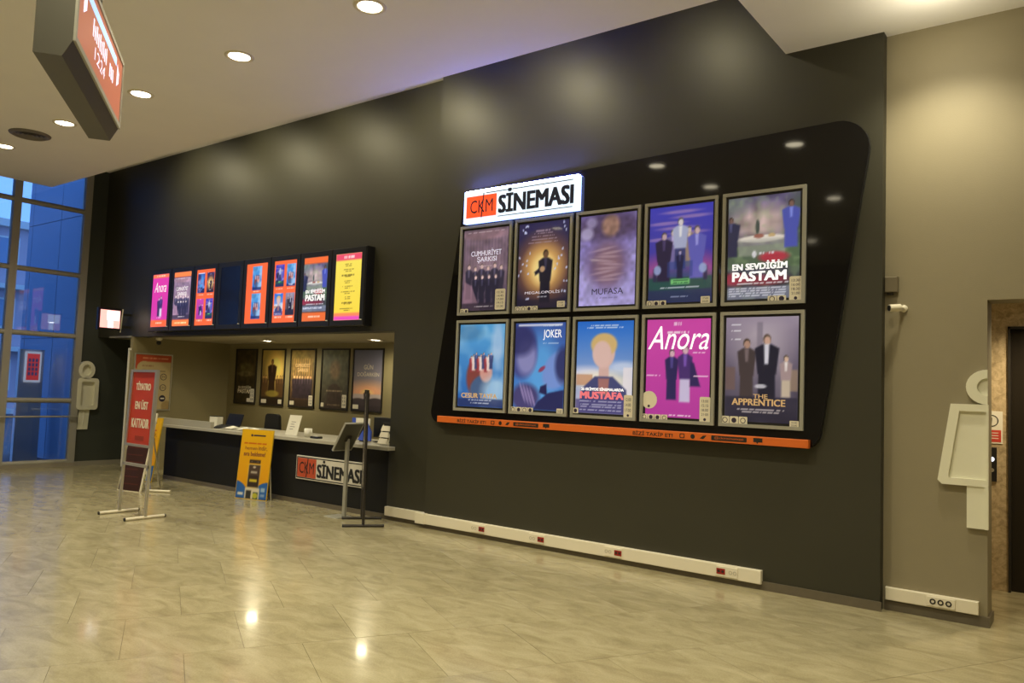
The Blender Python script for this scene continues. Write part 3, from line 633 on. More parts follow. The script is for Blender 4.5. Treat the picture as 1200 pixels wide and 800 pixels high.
Z0, Z1 = 1.408, 2.5057; PWD, PPER, PH = 0.7546, 0.8002, 1.04
BOARD = PL((0, 0, 0), (1, 0, 0), (0, 0, 1))
def bp(i, row, name, label, art): return framed(name, label, BOARD, i*PPER, (Z1 if row else Z0), PWD, PH, art, P_BACKLIT, -0.0277, 0.0)
times = ('13:00', '15:30', '18:00', '20:30')
t, s, b = bp(0, 1, 'framed_poster', 'sepia purple framed poster with a seated group, directly below the lit sign', art_sepia())
T(t, b, BOARD, 'CUMHURİYET', .18, .86, .67, .755, M_LTRLAV, .01); T(t, b, BOARD, 'ŞARKISI', .32, .76, .58, .66, M_LTRLAV, .01)
sticker(t, b, BOARD, .76, .98, .0, .25, ('12:30', '14:45', '17:00', '19:15', '21:30')); icons(t, b, BOARD, -.02, 2, ('ring', 'disc'))
t, s, b = bp(1, 1, 'framed_poster', 'navy framed poster with a dark figure against a golden glow', art_golden())
T(t, b, BOARD, 'MEGALOPOLİS', .16, .86, .165, .205, M_LTRLAV); icons(t, b, BOARD, -.03, 4, ('ring', 'ring', 'disc', 'ring'), .11); sticker(t, b, BOARD, .82, .97, .0, .07, ('19:00', '21:30'))
t, s, b = bp(2, 1, 'framed_poster', 'lavender framed poster with a brown oval swirl and dark serif title', art_lavender())
T(t, b, BOARD, 'MUFASA', .24, .80, .12, .185, M_LTRDK)
t, s, b = bp(3, 1, 'framed_poster', 'blue and magenta framed dusk poster with figures and a small green box', art_dusk())
icons(t, b, BOARD, -.02, 3, ('ring', 'disc', 'disc'), .1); sticker(t, b, BOARD, .84, .98, -.02, .05, ('17:00', '20:00'))
t, s, b = bp(4, 1, 'framed_poster', 'framed garden table poster with big white rounded title', art_garden())
T(t, b, BOARD, 'EN SEVDİĞİM', .07, .84, .285, .37, M_LTRGLOW, .035); T(t, b, BOARD, 'PASTAM', .07, .83, .175, .27, M_LTRGLOW, .05)
sticker(t, b, BOARD, .87, 1.04, -.03, .20, ('13:30', '16:00', '18:30', '21:00'), True); icons(t, b, BOARD, .58, 2, ('ring', 'disc'), .12)
t, s, b = bp(0, 0, 'framed_poster', 'icy blue framed poster with a tilted brown ship hull', art_ice())
T(t, b, BOARD, 'CESUR TAYFA', .08, .88, .105, .165, M_LTRGOLD, .04)
t, s, b = bp(1, 0, 'framed_poster', 'blue framed poster with two large facing heads', art_blueheads())
T(t, b, BOARD, 'JOKER', .57, .93, .80, .92, M_LTRGLOW, .0); icons(t, b, BOARD, -.05, 4, ('ring', 'disc', 'ring', 'disc'), .11); sticker(t, b, BOARD, .88, 1.0, -.03, .03, ('21:00',))
t, s, b = bp(2, 0, 'framed_poster', 'framed poster of a blond bust in navy coat against blue sky', art_bust())
T(t, b, BOARD, '25 EKİM\'DE SİNEMALARDA', .1, .86, .245, .285, M_LTRGLOW, .03, name='lettering'); T(t, b, BOARD, 'MUSTAFA', .08, .86, .155, .235, M_LTRPINK, .06)
sticker(t, b, BOARD, .87, 1.02, -.03, .21, ('12:00', '14:00', '17:00'), True); icons(t, b, BOARD, -.04, 1, ('disc',), .1, -.01)
t, s, b = bp(3, 0, 'framed_poster', 'pink magenta framed poster with white script title and two walking figures', art_pink())
T(t, b, BOARD, 'Anora', .02, .98, .69, .93, M_LTRGLOW, .0, .35)
u0, u1, v0, v1 = b
dk = MB().prism(BOARD, circle(u0+.06*(u1-u0), v0+.16, .085, 22), t['_d']+.003, t['_d']+.005).build('round_sticker', M_STICK, t); dk['label'] = 'round cream sticker'
MB().prism(BOARD, circle(u0+.06*(u1-u0), v0+.10, .013, 12), t['_d']+.005, t['_d']+.006).build('dot', M_LTRDK, dk)
sticker(t, b, BOARD, .86, 1.02, -.03, .22, ('13:00', '15:15', '18:00', '21:00'), True); icons(t, b, BOARD, -.06, 4, ('ring', 'disc', 'disc', 'ring'), .1)
t, s, b = bp(4, 0, 'framed_poster', 'grey mauve framed poster with three suited figures and a gold title', art_mauve())
T(t, b, BOARD, 'THE', .40, .60, .225, .265, M_LTRGOLD, .02); T(t, b, BOARD, 'APPRENTICE', .10, .84, .155, .22, M_LTRGOLD, .03); icons(t, b, BOARD, -.05, 3, ('ring', 'disc', 'ring'), .12, -.03, .075); sticker(t, b, BOARD, .90, 1.02, -.03, .03, ('20:00', '22:00'))

# ================================================================== TV ROW ABOVE THE BOOTH
def screen(i, px0, px1, label, art, off=False):
    t = thing('display_screen', label, 'screen', ((px0+px1)/2, YL, 2.46), 'portrait screens above the booth' if False else None)
    MB().bbox(WALL, px0, px1, 2.425, 3.465, -YL+0.0012, -0.02, 0.008).build('housing', M_BEZEL, t)
    MB().ringp(WALL, [(px0+.01, 2.435), (px1-.01, 2.435), (px1-.01, 3.455), (px0+.01, 3.455)], [(px0+.082, 2.50), (px1-.082, 2.50), (px1-.082, 3.385), (px0+.082, 3.385)], -0.021, -0.012).build('bezel', M_BLACK, t)
    if off: MB().pbox(WALL, px0+.082, px1-.082, 2.50, 3.385, -0.021, -0.016).build('panel', mat('dark_screen', (0.006, 0.006, 0.010), 0.15), t)
    else: art.sheet('panel', WALL, px0+.082, px1-.082, 2.50, 3.385, -0.0155, P_SCREEN, t)
    MB().lathe((px1-0.03, -0.015+0.0, 2.50), [(0, -0.01), (0.006, -0.01), (0.006, 0.02)], 8, (0, 1, 0)).build('indicator', M_PAPERW, t)
    return t
ORG = (250, 106, 52)
def tall(top, bot=None, seed=0): return Art(44, 76, top, bot, seed)
X0 = -6.93; SW = (-1.60+6.93)/8
edges = [X0+SW*k for k in range(9)]
a1 = tall((226, 60, 170), (214, 56, 170), 21); a1.rect(0, 1, 0, .13, ORG).rect(0, 1, .93, 1, (255, 128, 80)).person(.45, .2, .36, (60, 40, 90), (220, 190, 210), 1.4).person(.58, .19, .4, (70, 50, 110), (220, 190, 210), 1.2, (220, 210, 230)); a1.line(.5, .07, .4, .03, (255, 226, 200)).line(.5, .965, .5, .02, (255, 226, 200)).line(.5, .17, .3, .02, (255, 220, 250))
a2 = tall((60, 44, 62), (40, 30, 50), 22); a2.paste(art_sepia(), 0, 1, .13, .90).rect(0, 1, 0, .12, ORG).rect(0, 1, .91, 1, (255, 112, 56)).line(.5, .06, .7, .03, (255, 200, 150)); a2.C = np.clip(a2.C*1.25, 0, 1)
def thumbs(seed, arts):
    a = tall(ORG, ORG, seed)
    for k, q in enumerate(arts):
        u = .06+.5*(k % 2); v = .58-.46*(k//2); a.paste(q, u, u+.40, v, v+.36)
        a.line(u+.2, v-.035, .3, .018, (255, 220, 200))
    return a
a3 = thumbs(23, [art_blueheads(), art_golden(), art_pink(), art_dusk()])
a5 = tall(ORG, ORG, 25).paste(art_ice(), .3, .74, .56, .95).paste(art_ice(), .3, .74, .08, .50); a5.line(.52, .53, .3, .016, (255, 226, 200))
a6 = thumbs(26, [art_dusk(), art_ice(), art_bust(), art_mauve()])
a7 = tall((60, 60, 60), None, 27).paste(art_garden(), 0, 1, .15, .90).rect(0, 1, 0, .14, (236, 110, 50)).rect(0, 1, .90, 1, (246, 110, 50)).line(.5, .07, .5, .03, (255, 220, 190))
a8 = tall((246, 226, 96), (248, 216, 70), 28); a8.rect(0, 1, .90, 1, (236, 80, 110)).rect(0, 1, .05, .11, (250, 140, 90)).rect(0, 1, 0, .06, (236, 80, 190)); a8.line(.5, .95, .4, .035, (255, 236, 230))
for k in range(9): a8.line(.5, .84-.083*k, .3+.25*((k*7) % 3)/2, .016, (120, 104, 40)).line(.5, .815-.083*k, .25, .014, (120, 104, 40))
t = screen(0, edges[0], edges[1], 'portrait screen showing a pink poster with orange bands', a1); text('title', 'Anora', WALL, edges[0]+.15, edges[1]-.15, 3.08, 3.25, -0.0145, M_LTRGLOW, t, 0, .35)
t = screen(1, edges[1], edges[2], 'portrait screen showing a sepia group poster between orange bands', a2); text('title', 'CUMHURİYET', WALL, edges[1]+.16, edges[2]-.16, 3.08, 3.16, -0.0145, M_LTRGLOW, t); text('title', 'ŞARKISI', WALL, edges[1]+.2, edges[2]-.2, 2.98, 3.06, -0.0145, M_LTRGLOW, t)
t = screen(2, edges[2], edges[3], 'portrait screen showing four small posters, pink one at lower left', a3)
t = screen(3, edges[3], edges[4], 'portrait screen that is switched off and dark', None, True)
t = screen(4, edges[4], edges[5], 'portrait orange screen showing two blue posters one above the other', a5)
t = screen(5, edges[5], edges[6], 'portrait screen showing four small blue and mauve posters on orange', a6)
t = screen(6, edges[6], edges[7], 'portrait screen showing a garden table poster between orange bands', a7); text('title', 'PASTAM', WALL, edges[6]+.14, edges[7]-.12, 2.78, 2.87, -0.0145, M_LTRGLOW, t, .05); text('title', 'EN SEVDİĞİM', WALL, edges[6]+.14, edges[7]-.12, 2.885, 2.95, -0.0145, M_LTRGLOW, t, .03)
t = screen(7, edges[7], edges[8], 'portrait screen showing a yellow price list with pink header', a8)

# ================================================================== BOOTH
ct = thing('ticket_counter', 'long black ticket counter with grey worktop in the booth opening', 'counter', (-3.75, 0.5, 0))
B('front_panel', M_COUNTER, ct, -6.42, -1.18, 0.17, 0.20, 0, 0.86)
B('end_panel', M_COUNTER, ct, -6.42, -6.38, 0.20, 0.85, 0, 0.86); B('end_panel', M_COUNTER, ct, -1.22, -1.18, 0.20, 0.85, 0, 0.86)
B('plinth', M_BASE, ct, -6.40, -1.18, 0.155, 0.17, 0, 0.06)
MB().bbox(FLAT, -6.45, -1.06, 0.03, 0.155, 0.86, 0.905, 0.006).bbox(FLAT, -6.45, -1.18, 0.15, 0.90, 0.86, 0.905, 0.006).build('worktop', M_CTOP, ct)
B('raised_ledge', mat('pale_grey_laminate', (0.40, 0.385, 0.33), 0.4), ct, -6.45, -4.93, 0.04, 0.10, 0.905, 1.005)
cs = thing('counter_sign', 'unlit white and red cinema sign on the black counter front', 'sign', (-2.27, 0.17, 0.33))
MB().bbox(WALL, -2.96, -1.58, 0.335, 0.658, -0.17, -0.145, 0.004).build('panel', M_PLW, cs)
MB().ringp(WALL, [(-2.945, .35), (-1.595, .35), (-1.595, .643), (-2.945, .643)], [(-2.93, .363), (-1.61, .363), (-1.61, .63), (-2.93, .63)], -0.145, -0.143).build('border', M_PLBLK, cs)
MB().pbox(WALL, -2.925, -2.535, .368, .625, -0.145, -0.142).build('red_panel', M_PLRED, cs)
text('lettering', 'CKM', WALL, -2.885, -2.575, .42, .575, -0.140, M_PLBLK, cs); MB().prism(WALL, [(-2.74, .37), (-2.725, .37), (-2.70, .625), (-2.712, .625)], -0.1415, -0.139).build('slash', M_PLBLK, cs)
text('lettering', 'SİNEMASI', WALL, -2.515, -1.62, .385, .625, -0.142, M_PLBLK, cs, bold=0.03)

BACK = PL((0, 2.08, 0), (1, 0, 0), (0, 0, 1))
def bart(k):
    if k == 0:
        a = Art(50, 76, (52, 44, 26), (44, 36, 20), 31); a.ell(.5, .66, .36, .1, (86, 78, 50), .7, .5).ell(.5, .55, .4, .05, (120, 110, 80), .5, .4).noise(12, .3)
    elif k == 1:
        a = Art(50, 76, (150, 130, 70), (60, 44, 24), 32); a.ell(.62, .66, .36, .3, (236, 200, 110), .8, .9).person(.46, .18, .66, (40, 26, 18), (120, 86, 50), 1.5)
        for x in (.08, .2, .72, .85, .95): a.person(x, .16, .38, (70, 50, 30), (170, 130, 80), 1.2)
        a.rect(0, 1, 0, .14, (36, 26, 18)).ell(.5, .2, .3, .06, (130, 116, 50), .8, .4)
    elif k == 2:
        a = Art(50, 76, (120, 104, 60), (60, 44, 32), 33)
        for i in range(9): a.rect(.1+i*.095, .14+i*.095, .45, .85, (186, 136, 80), .5)
        for i in range(7): a.person(.16+i*.115, .14, .42, (40, 32, 40), (190, 150, 110), 1.1)
        a.noise(14, .2).rect(0, 1, 0, .12, (40, 30, 24), .8)
    elif k == 3:
        a = Art(50, 76, (92, 94, 74), (52, 46, 38), 34); a.ell(.5, .66, .2, .16, (112, 90, 66), .8, .6).poly([(.16, 0), (.84, 0), (.72, .36), (.58, .42), (.42, .42), (.28, .36)], (52, 42, 36)).line(.5, .30, .62, .03, (132, 118, 96)); a.line(.5, .22, .6, .012, (110, 98, 80)).line(.5, .06, .5, .02, (110, 98, 80)).noise(14, .15)
    else:
        a = Art(50, 76, (92, 94, 118), (120, 108, 110), 35); a.ell(.5, .30, .7, .16, (206, 150, 116), .8, .9).ell(.5, .30, .2, .05, (250, 180, 120), .8, .9).rect(0, 1, .14, .27, (150, 142, 150), .9).ell(.2, .08, .4, .12, (56, 48, 52), 1, .15).ell(.8, .08, .4, .13, (56, 48, 52), 1, .15).rect(.46, .54, .1, .27, (230, 190, 150), .5); a.rect(0, 1, 0, .08, (50, 42, 46))
        for x in (.43, .57): a.person(x, .16, .16, (34, 28, 32), (60, 46, 44), 1.3)
    a.C = np.clip(a.C*1.3, 0, 1)
    return a
blab = ['dim brown poster beside the booth corner with white title', 'golden poster with dark standing figures on the booth back wall', 'brown and gold group poster in the middle of the booth wall', 'olive grey bust poster on the booth back wall', 'dusky sunset poster with white title on the booth back wall']
bx = [(-7.40, -6.73), (-6.58, -5.88), (-5.73, -5.03), (-4.87, -4.15), (-4.06, -3.33)]
for k in range(5):
    t, s, b = framed('wall_poster', blab[k], BACK, bx[k][0], 1.215, bx[k][1]-bx[k][0], 1.05, bart(k), P_PAPER, 0.0, 0.022, None, M_DARKMETAL, 0.022, 0.004)
    if k == 0: T(t, b, BACK, 'EN SEVDİĞİM', .15, .8, .27, .33, M_LETTERW, .02); T(t, b, BACK, 'PASTAM', .13, .85, .18, .26, M_LETTERW, .04)
    if k == 2: T(t, b, BACK, 'CUMHURİYET', .18, .82, .70, .78, M_LTRGOLD, .02); T(t, b, BACK, 'ŞARKISI', .28, .74, .60, .68, M_LTRGOLD, .02)
    if k == 4: T(t, b, BACK, 'GÜN', .36, .68, .68, .77, M_LETTERW); T(t, b, BACK, 'DOĞARKEN', .14, .9, .565, .65, M_LETTERW)
    sticker(t, b, BACK, [.78, .80, .82, .82, .02][k], [.98, .96, .98, .98, .22][k], .02, [.27, .1, .2, .24, .09][k], ('12', '15', '18') if k in (0, 2, 3) else ())
    if k in (0, 1, 2, 3): sticker(t, b, BACK, [.62, .02, .01, .01][k], [.78, .26, .2, .12][k], .02, .09)
# age-rating poster on the booth's left wall
SIDE = PL((-7.65, 0, 0), (0, 1, 0), (0, 0, 1))
a = Art(50, 72, (206, 186, 140), (206, 186, 140), 41); a.rect(0, 1, .87, 1, (196, 74, 40)).ell(.12, .82, .16, .10, (196, 74, 40)).ell(.24, .76, .19, .12, (206, 186, 140), 1, .05).rect(.2, 1, .75, .87, (206, 186, 140)); a.line(.55, .94, .7, .03, (236, 170, 130)).line(.35, .80, .3, .03, (170, 120, 90)).line(.5, .70, .7, .012, (110, 90, 70)); a.ell(.92, .06, .14, .1, (150, 120, 70), .6, .3)
t, s, b = framed('rating_poster', 'cream and orange age rating poster on the booth side wall', SIDE, 0.195, 1.065, 0.71, 1.015, a, P_PAPER, 0.0, 0.02, None, M_ALU, 0.02, 0.002)
u0, u1, v0, v1 = b
for j, (vv, solid) in enumerate(((.60, 0), (.40, 0), (.20, 1))):
    for k in range(3):
        cx, cy = u0+(u1-u0)*(.22+.29*k), v0+(v1-v0)*vv; d = t['_d']+.001
        if solid: ic = MB().prism(SIDE, circle(cx, cy, .06, 18), d, d+.002).build('icon', M_LTRDK, t); MB().pbox(SIDE, cx-.035, cx+.035, cy-.012, cy+.012, d+.002, d+.003).build('bar', M_PAPERW, ic)
        else:
            ic = MB().ringp(SIDE, circle(cx, cy, .06, 18), circle(cx, cy, .05, 18), d, d+.002).build('icon', M_LTRDK, t)
            text('lettering', ('7+', '13+')[j], SIDE, cx-.032, cx+.032, cy-.02, cy+.02, d+.002, M_LTRDK, ic)
# booth camera
t = thing('security_camera', 'dark turret security camera under the booth lintel', 'camera', (-7.42, 0.5, 2.36))
MB().lathe((-7.42, 0.5, 2.36), [(0.055, 0), (0.055, -0.03), (0.03, -0.045), (0.02, -0.06)], 18).build('base', M_WHITE, t)
MB().lathe((-7.42, 0.5, 2.36), [(0.0, -0.125), (0.03, -0.115), (0.042, -0.085), (0.03, -0.055), (0, -0.045)], 18).build('ball', M_BLACK, t)

# ---- things on the counter
ZC = 0.9053
def on_counter(name, label, cat, x, y): return thing(name, label, cat, (x, y, ZC))
t = on_counter('paper_box', 'white upright box on the counter beside papers', 'box', -5.23, 0.32); MB().bbox(FLAT, -5.33, -5.12, 0.27, 0.37, ZC, ZC+0.175, 0.004).build('carton', M_PAPERW, t); MB().box(-5.33, -5.12, 0.268, 0.372, ZC+.17, ZC+.178).build('lid', M_BLACK, t)
t = on_counter('black_pouch', 'small crumpled black pouch on the counter', 'pouch', -4.995, 0.26); MB().lathe((-4.995, 0.26, ZC), [(0.0, 0.05), (0.06, 0.045), (0.10, 0.02), (0.11, 0.0)], 10).build('body', M_CLOTH, t); MB().tube((-5.04, .26, ZC+.04), (-4.95, .26, ZC+.055), .012).build('zip', M_DARKMETAL, t)
for k, (x, y, r) in enumerate(((-4.75, 0.24, 0.2), (-4.47, 0.27, -0.3), (-4.20, 0.24, 0.1))):
    P = PL((x, y, ZC), (math.cos(r), math.sin(r), 0), (-math.sin(r), math.cos(r), 0))
    b_ = MB(); b_.add([P(-.11, -.08, .002), P(.11, -.08, .012), P(.11, .08, .035), P(0, .08, .05), P(-.11, .08, .02), P(0, -.08, .02)], [(0, 5, 3, 4), (5, 1, 2, 3)]); b_.add([P(-.11, -.08, 0), P(.11, -.08, 0), P(.11, .08, .03), P(-.11, .08, .015)], [(0, 1, 2, 3)])
    tag(b_.build('loose_paper', M_PAPERW), ['curled white paper sheet on the counter beside the white box', 'curled white paper sheet on the counter between two other sheets', 'curled white paper sheet behind the top of the yellow board'][k], 'paper', 'loose papers on the counter')
t = on_counter('laptop', 'low dark laptop behind the white box on the counter', 'laptop', -5.40, 0.62); MB().box(-5.60, -5.20, 0.5, 0.74, ZC, ZC+.02).build('keyboard', M_BLACK, t); MB().hexa([(-5.60, .74, ZC+.02), (-5.20, .74, ZC+.02), (-5.20, .755, ZC+.02), (-5.60, .755, ZC+.02), (-5.60, .80, ZC+.2), (-5.20, .80, ZC+.2), (-5.20, .81, ZC+.2), (-5.60, .81, ZC+.2)]).build('screen', M_BLACK, t)
t = on_counter('leaflet_stand', 'white leaflet leaning on a stand on the counter', 'leaflet', -3.24, 0.3)
LS = PL((-3.37, 0.24, ZC+.003), (1, 0.1, 0), (0.10, 0.18, 0.97)); MB().pbox(LS, 0, .235, 0, .29, -.006, 0).build('leaflet', M_PAPERW, t); MB().pbox(LS, .06, .10, .02, .2, -.05, -.006).build('easel', M_BLACK, t)
for k in range(4): MB().pbox(LS, .06, .15-.02*(k % 2), .19-.035*k, .196-.035*k, 0, .001).build('lettering', M_LTRDK, t)
t = on_counter('mug', 'white ceramic mug on the counter right of the leaflet', 'mug', -2.86, 0.24); MB().lathe((-2.86, .24, ZC), [(0, .004), (.05, .004), (.056, .12), (.05, .12), (.045, .02), (0, .02)], 20).build('body', M_PAPERW, t)
hd = MB()
for k in range(8):
    a0, a1_ = -1.5+k*3.0/8, -1.5+(k+1)*3.0/8
    hd.tube((-2.81+.035*math.cos(a0), .24, ZC+.06+.035*math.sin(a0)), (-2.81+.035*math.cos(a1_), .24, ZC+.06+.035*math.sin(a1_)), .008, 8)
hd.build('handle', M_PAPERW, t)
t = on_counter('card_reader', 'small dark card reader beside the mug', 'card reader', -2.62, 0.2); MB().bbox(FLAT, -2.70, -2.55, .15, .24, ZC, ZC+.03, .006).build('body', M_BLACK, t); MB().pbox(FLAT, -2.65, -2.57, .16, .21, ZC+.03, ZC+.033).build('display', M_PAPERW, t)
t = on_counter('monitor', 'black computer monitor seen from behind at the counter end', 'monitor', -1.68, 0.55)
MB().bbox(PL((0, .52, 0), (1, 0, 0), (0, 0, 1)), -1.86, -1.50, ZC+.06, ZC+.33, -.05, 0, .012).build('housing', M_BLACK, t); MB().tube((-1.68, .58, ZC+.012), (-1.68, .56, ZC+.1), .025).build('neck', M_BLACK, t); MB().bbox(FLAT, -1.79, -1.57, .5, .68, ZC, ZC+.012, .004).build('base', M_BLACK, t)
t = on_counter('pennant_card', 'blue tent card with a white header on the counter', 'card', -1.98, 0.36)
MB().prism(PL((0, .36, ZC), (1, 0, 0), (0, 0, 1)), [(-1.97, .02), (-1.72, .02), (-1.72, .14), (-1.80, .25)], -.01, .01).build('pennant', mat('blue_card', (0.05, 0.10, 0.55), .4), t)
hdr = MB().pbox(PL((0, .38, ZC), (1, 0, 0), (0, 0, 1)), -2.10, -1.78, .22, .31, -.02, 0).build('header', M_PAPERW, t); MB().pbox(PL((0, .38, ZC), (1, 0, 0), (0, 0, 1)), -2.12, -2.05, .20, .31, -.02, .003).build('edge', MATS['blue_card'], hdr)
MB().pbox(PL((0, .38, ZC), (1, 0, 0), (0, 0, 1)), -1.98, -1.82, 0, .22, -.02, -.012).build('stand', M_BLACK, t)
t = on_counter('card_rack', 'small wire rack of cream cards by the booth jamb', 'rack', -1.32, 0.2)
for x in (-1.40, -1.24): MB().tube((x, .2, ZC+.004), (x+.03, .24, ZC+.27), .006).build('post', M_WHITE, t)
for k in range(3): MB().hexa([(-1.40+.01*k, .17+.015*k, ZC+.02+.08*k), (-1.24+.01*k, .17+.015*k, ZC+.02+.08*k), (-1.24+.01*k, .21+.015*k, ZC+.02+.08*k), (-1.40+.01*k, .21+.015*k, ZC+.02+.08*k), (-1.39+.01*k, .19+.015*k, ZC+.085+.08*k), (-1.25+.01*k, .19+.015*k, ZC+.085+.08*k), (-1.25+.01*k, .20+.015*k, ZC+.085+.08*k), (-1.39+.01*k, .20+.015*k, ZC+.085+.08*k)]).build('card', M_STICK, t)
MB().box(-1.38, -1.2, .225, .245, ZC+.26, ZC+.285).build('top_bar', M_DARKMETAL, t)
# office chair behind the counter
t = thing('office_chair', 'black office chair behind the counter, backrest showing above the worktop', 'chair', (-4.73, 1.15, 0))
CB = PL((-4.73, 1.0, 0), (1, 0, 0), (0, 0, 1))
MB().prism(CB, rounded([(-.22, .62), (.22, .62), (.17, 1.14), (-.17, 1.14)], .07, 6), -.05, .0).build('backrest', M_CLOTH, t)
MB().prism(PL((-4.73, 1.27, 0), (1, 0, 0), (0, 1, 0)), rrect(-.25, .25, -.25, .25, .08), .44, .52).build('seat', M_CLOTH, t)
MB().tube((-4.73, 1.25, .1), (-4.73, 1.25, .44), .03).build('column', M_BLACK, t); MB().tube((-4.73, 1.04, .50), (-4.73, 1.03, .7), .02).build('back_post', M_BLACK, t)
for k in range(5):
    an = k*2*math.pi/5; e = Vector((-4.73+.28*math.cos(an), 1.25+.28*math.sin(an), .06)); lg = MB().tube((-4.73, 1.25, .11), tuple(e), .022, 8, .014).build('leg', M_BLACK, t); MB().tube((e.x-.012, e.y, .028), (e.x+.012, e.y, .028), .028, 12).tube((e.x, e.y, .028), (e.x, e.y, .07), .008, 6).build('caster', M_BLACK, lg)

# ================================================================== FLOOR STANDS
t = thing('notice_stand', 'metal floor stand holding a red theatre notice in white letters', 'sign stand', (-3.28, -1.98, 0))
SY = PL((0, -1.98, 0), (1, 0, 0), (0, 0, 1)); xl, xr = -3.575, -2.965
# the uprights lean back slightly, like the frame in the hall
for x, dx in ((xl, .11), (xr, .08)): MB().hexa([(x-.014, -1.995, .03), (x+.014, -1.995, .03), (x+.014, -1.965, .03), (x-.014, -1.965, .03), (x+dx-.014, -1.995, 1.745), (x+dx+.014, -1.995, 1.745), (x+dx+.014, -1.965, 1.745), (x+dx-.014, -1.965, 1.745)]).build('upright', M_ALU, t)
for x in (xl, xr):
    ft = MB().tube((x, -2.215, .02), (x, -1.745, .02), .018, 12).build('foot', M_WHITE, t)
    for y in (-2.222, -1.738): MB().tube((x, y-.006, .02), (x, y+.006, .02), .0195, 12).build('end_cap', M_BLACK, ft)
MB().box(xl+.04, xr+.04, -1.995, -1.965, .590, .622).build('crossbar', M_ALU, t)
fr = [(-3.515, .825), (-2.915, .825), (-2.875, 1.745), (-3.455, 1.745)]; inn = [(-3.48, .855), (-2.95, .855), (-2.912, 1.715), (-3.42, 1.715)]
MB().ringp(SY, fr, inn, -.015, .022).build('frame', M_ALU, t)
MB().prism(SY, inn, -.01, .008).build('notice', M_RED, t)
SN = PL((-3.20, -1.98, 0), (1, 0, 0), (0.045, 0, 1))
for body, c0, z0, z1, w_ in (('TİYATRO', -.045, 1.50, 1.61, .34), ('EN ÜST', -.05, 1.27, 1.385, .30), ('KATTADIR', -.05, 1.05, 1.16, .40)): text('lettering', body, SN, c0-w_/2, c0+w_/2, z0, z1, .0095, M_LETTERW, t, .03)
MB().pbox(SN, -.14, .06, .90, .955, .008, .0095).build('emblem', mat('dark_red_print', (.30, .03, .015), .5), t)

# dark listing board leaning behind it
def lean_board(name, label, cat, p0, p1, lean, h, mats, thick=0.02, edge=True):
    p0 = Vector(p0); p1 = Vector(p1); u = (p1-p0).normalized(); n = Vector((-u.y, u.x, 0)); v = (n*lean+Vector((0, 0, h))).normalized()
    t = thing(name, label, cat, tuple((p0+p1)/2)); P = PL(tuple(p0), tuple(u), tuple(v)); L = (p1-p0).length; Hh = math.hypot(lean, h)
    return t, P, L, Hh, n
t, P, L, Hh, nn = lean_board('listing_board', 'dark maroon listing board with white edge behind the red notice stand', 'board', (-5.50, -1.04, 0), (-5.06, -0.934, 0), .22, 1.13, None)
MB().pbox(P, 0, L, 0, Hh, -.02, 0).build('panel', M_WHITE, t); MB().pbox(P, .012, L-.02, .012, Hh-.02, 0, .004).build('print', mat('maroon_print', (.035, .010, .008), .5), t)
for k in range(9): MB().pbox(P, .05, L-.07-.03*(k % 3), .10+.105*k, .112+.105*k, .004, .005).build('lettering', mat('dim_red_print', (.10, .02, .015), .5), t)
for q in (.05, L-.07): MB().hexa([P(q, Hh*.8, -.02), P(q+.02, Hh*.8, -.02), P(q+.02, Hh*.8, -.03), P(q, Hh*.8, -.03)] + [Vector((*(P(q+dq, 0, 0)+nn*(.42+dd)).xy, 0)) for dq, dd in ((0, 0), (.02, 0), (.02, .01), (0, .01))]).build('strut', M_ALU, t)

MB().tube((-5.06, -.80, .018), (-4.80, -.62, .018), .018, 12).build('foot', M_WHITE, t)

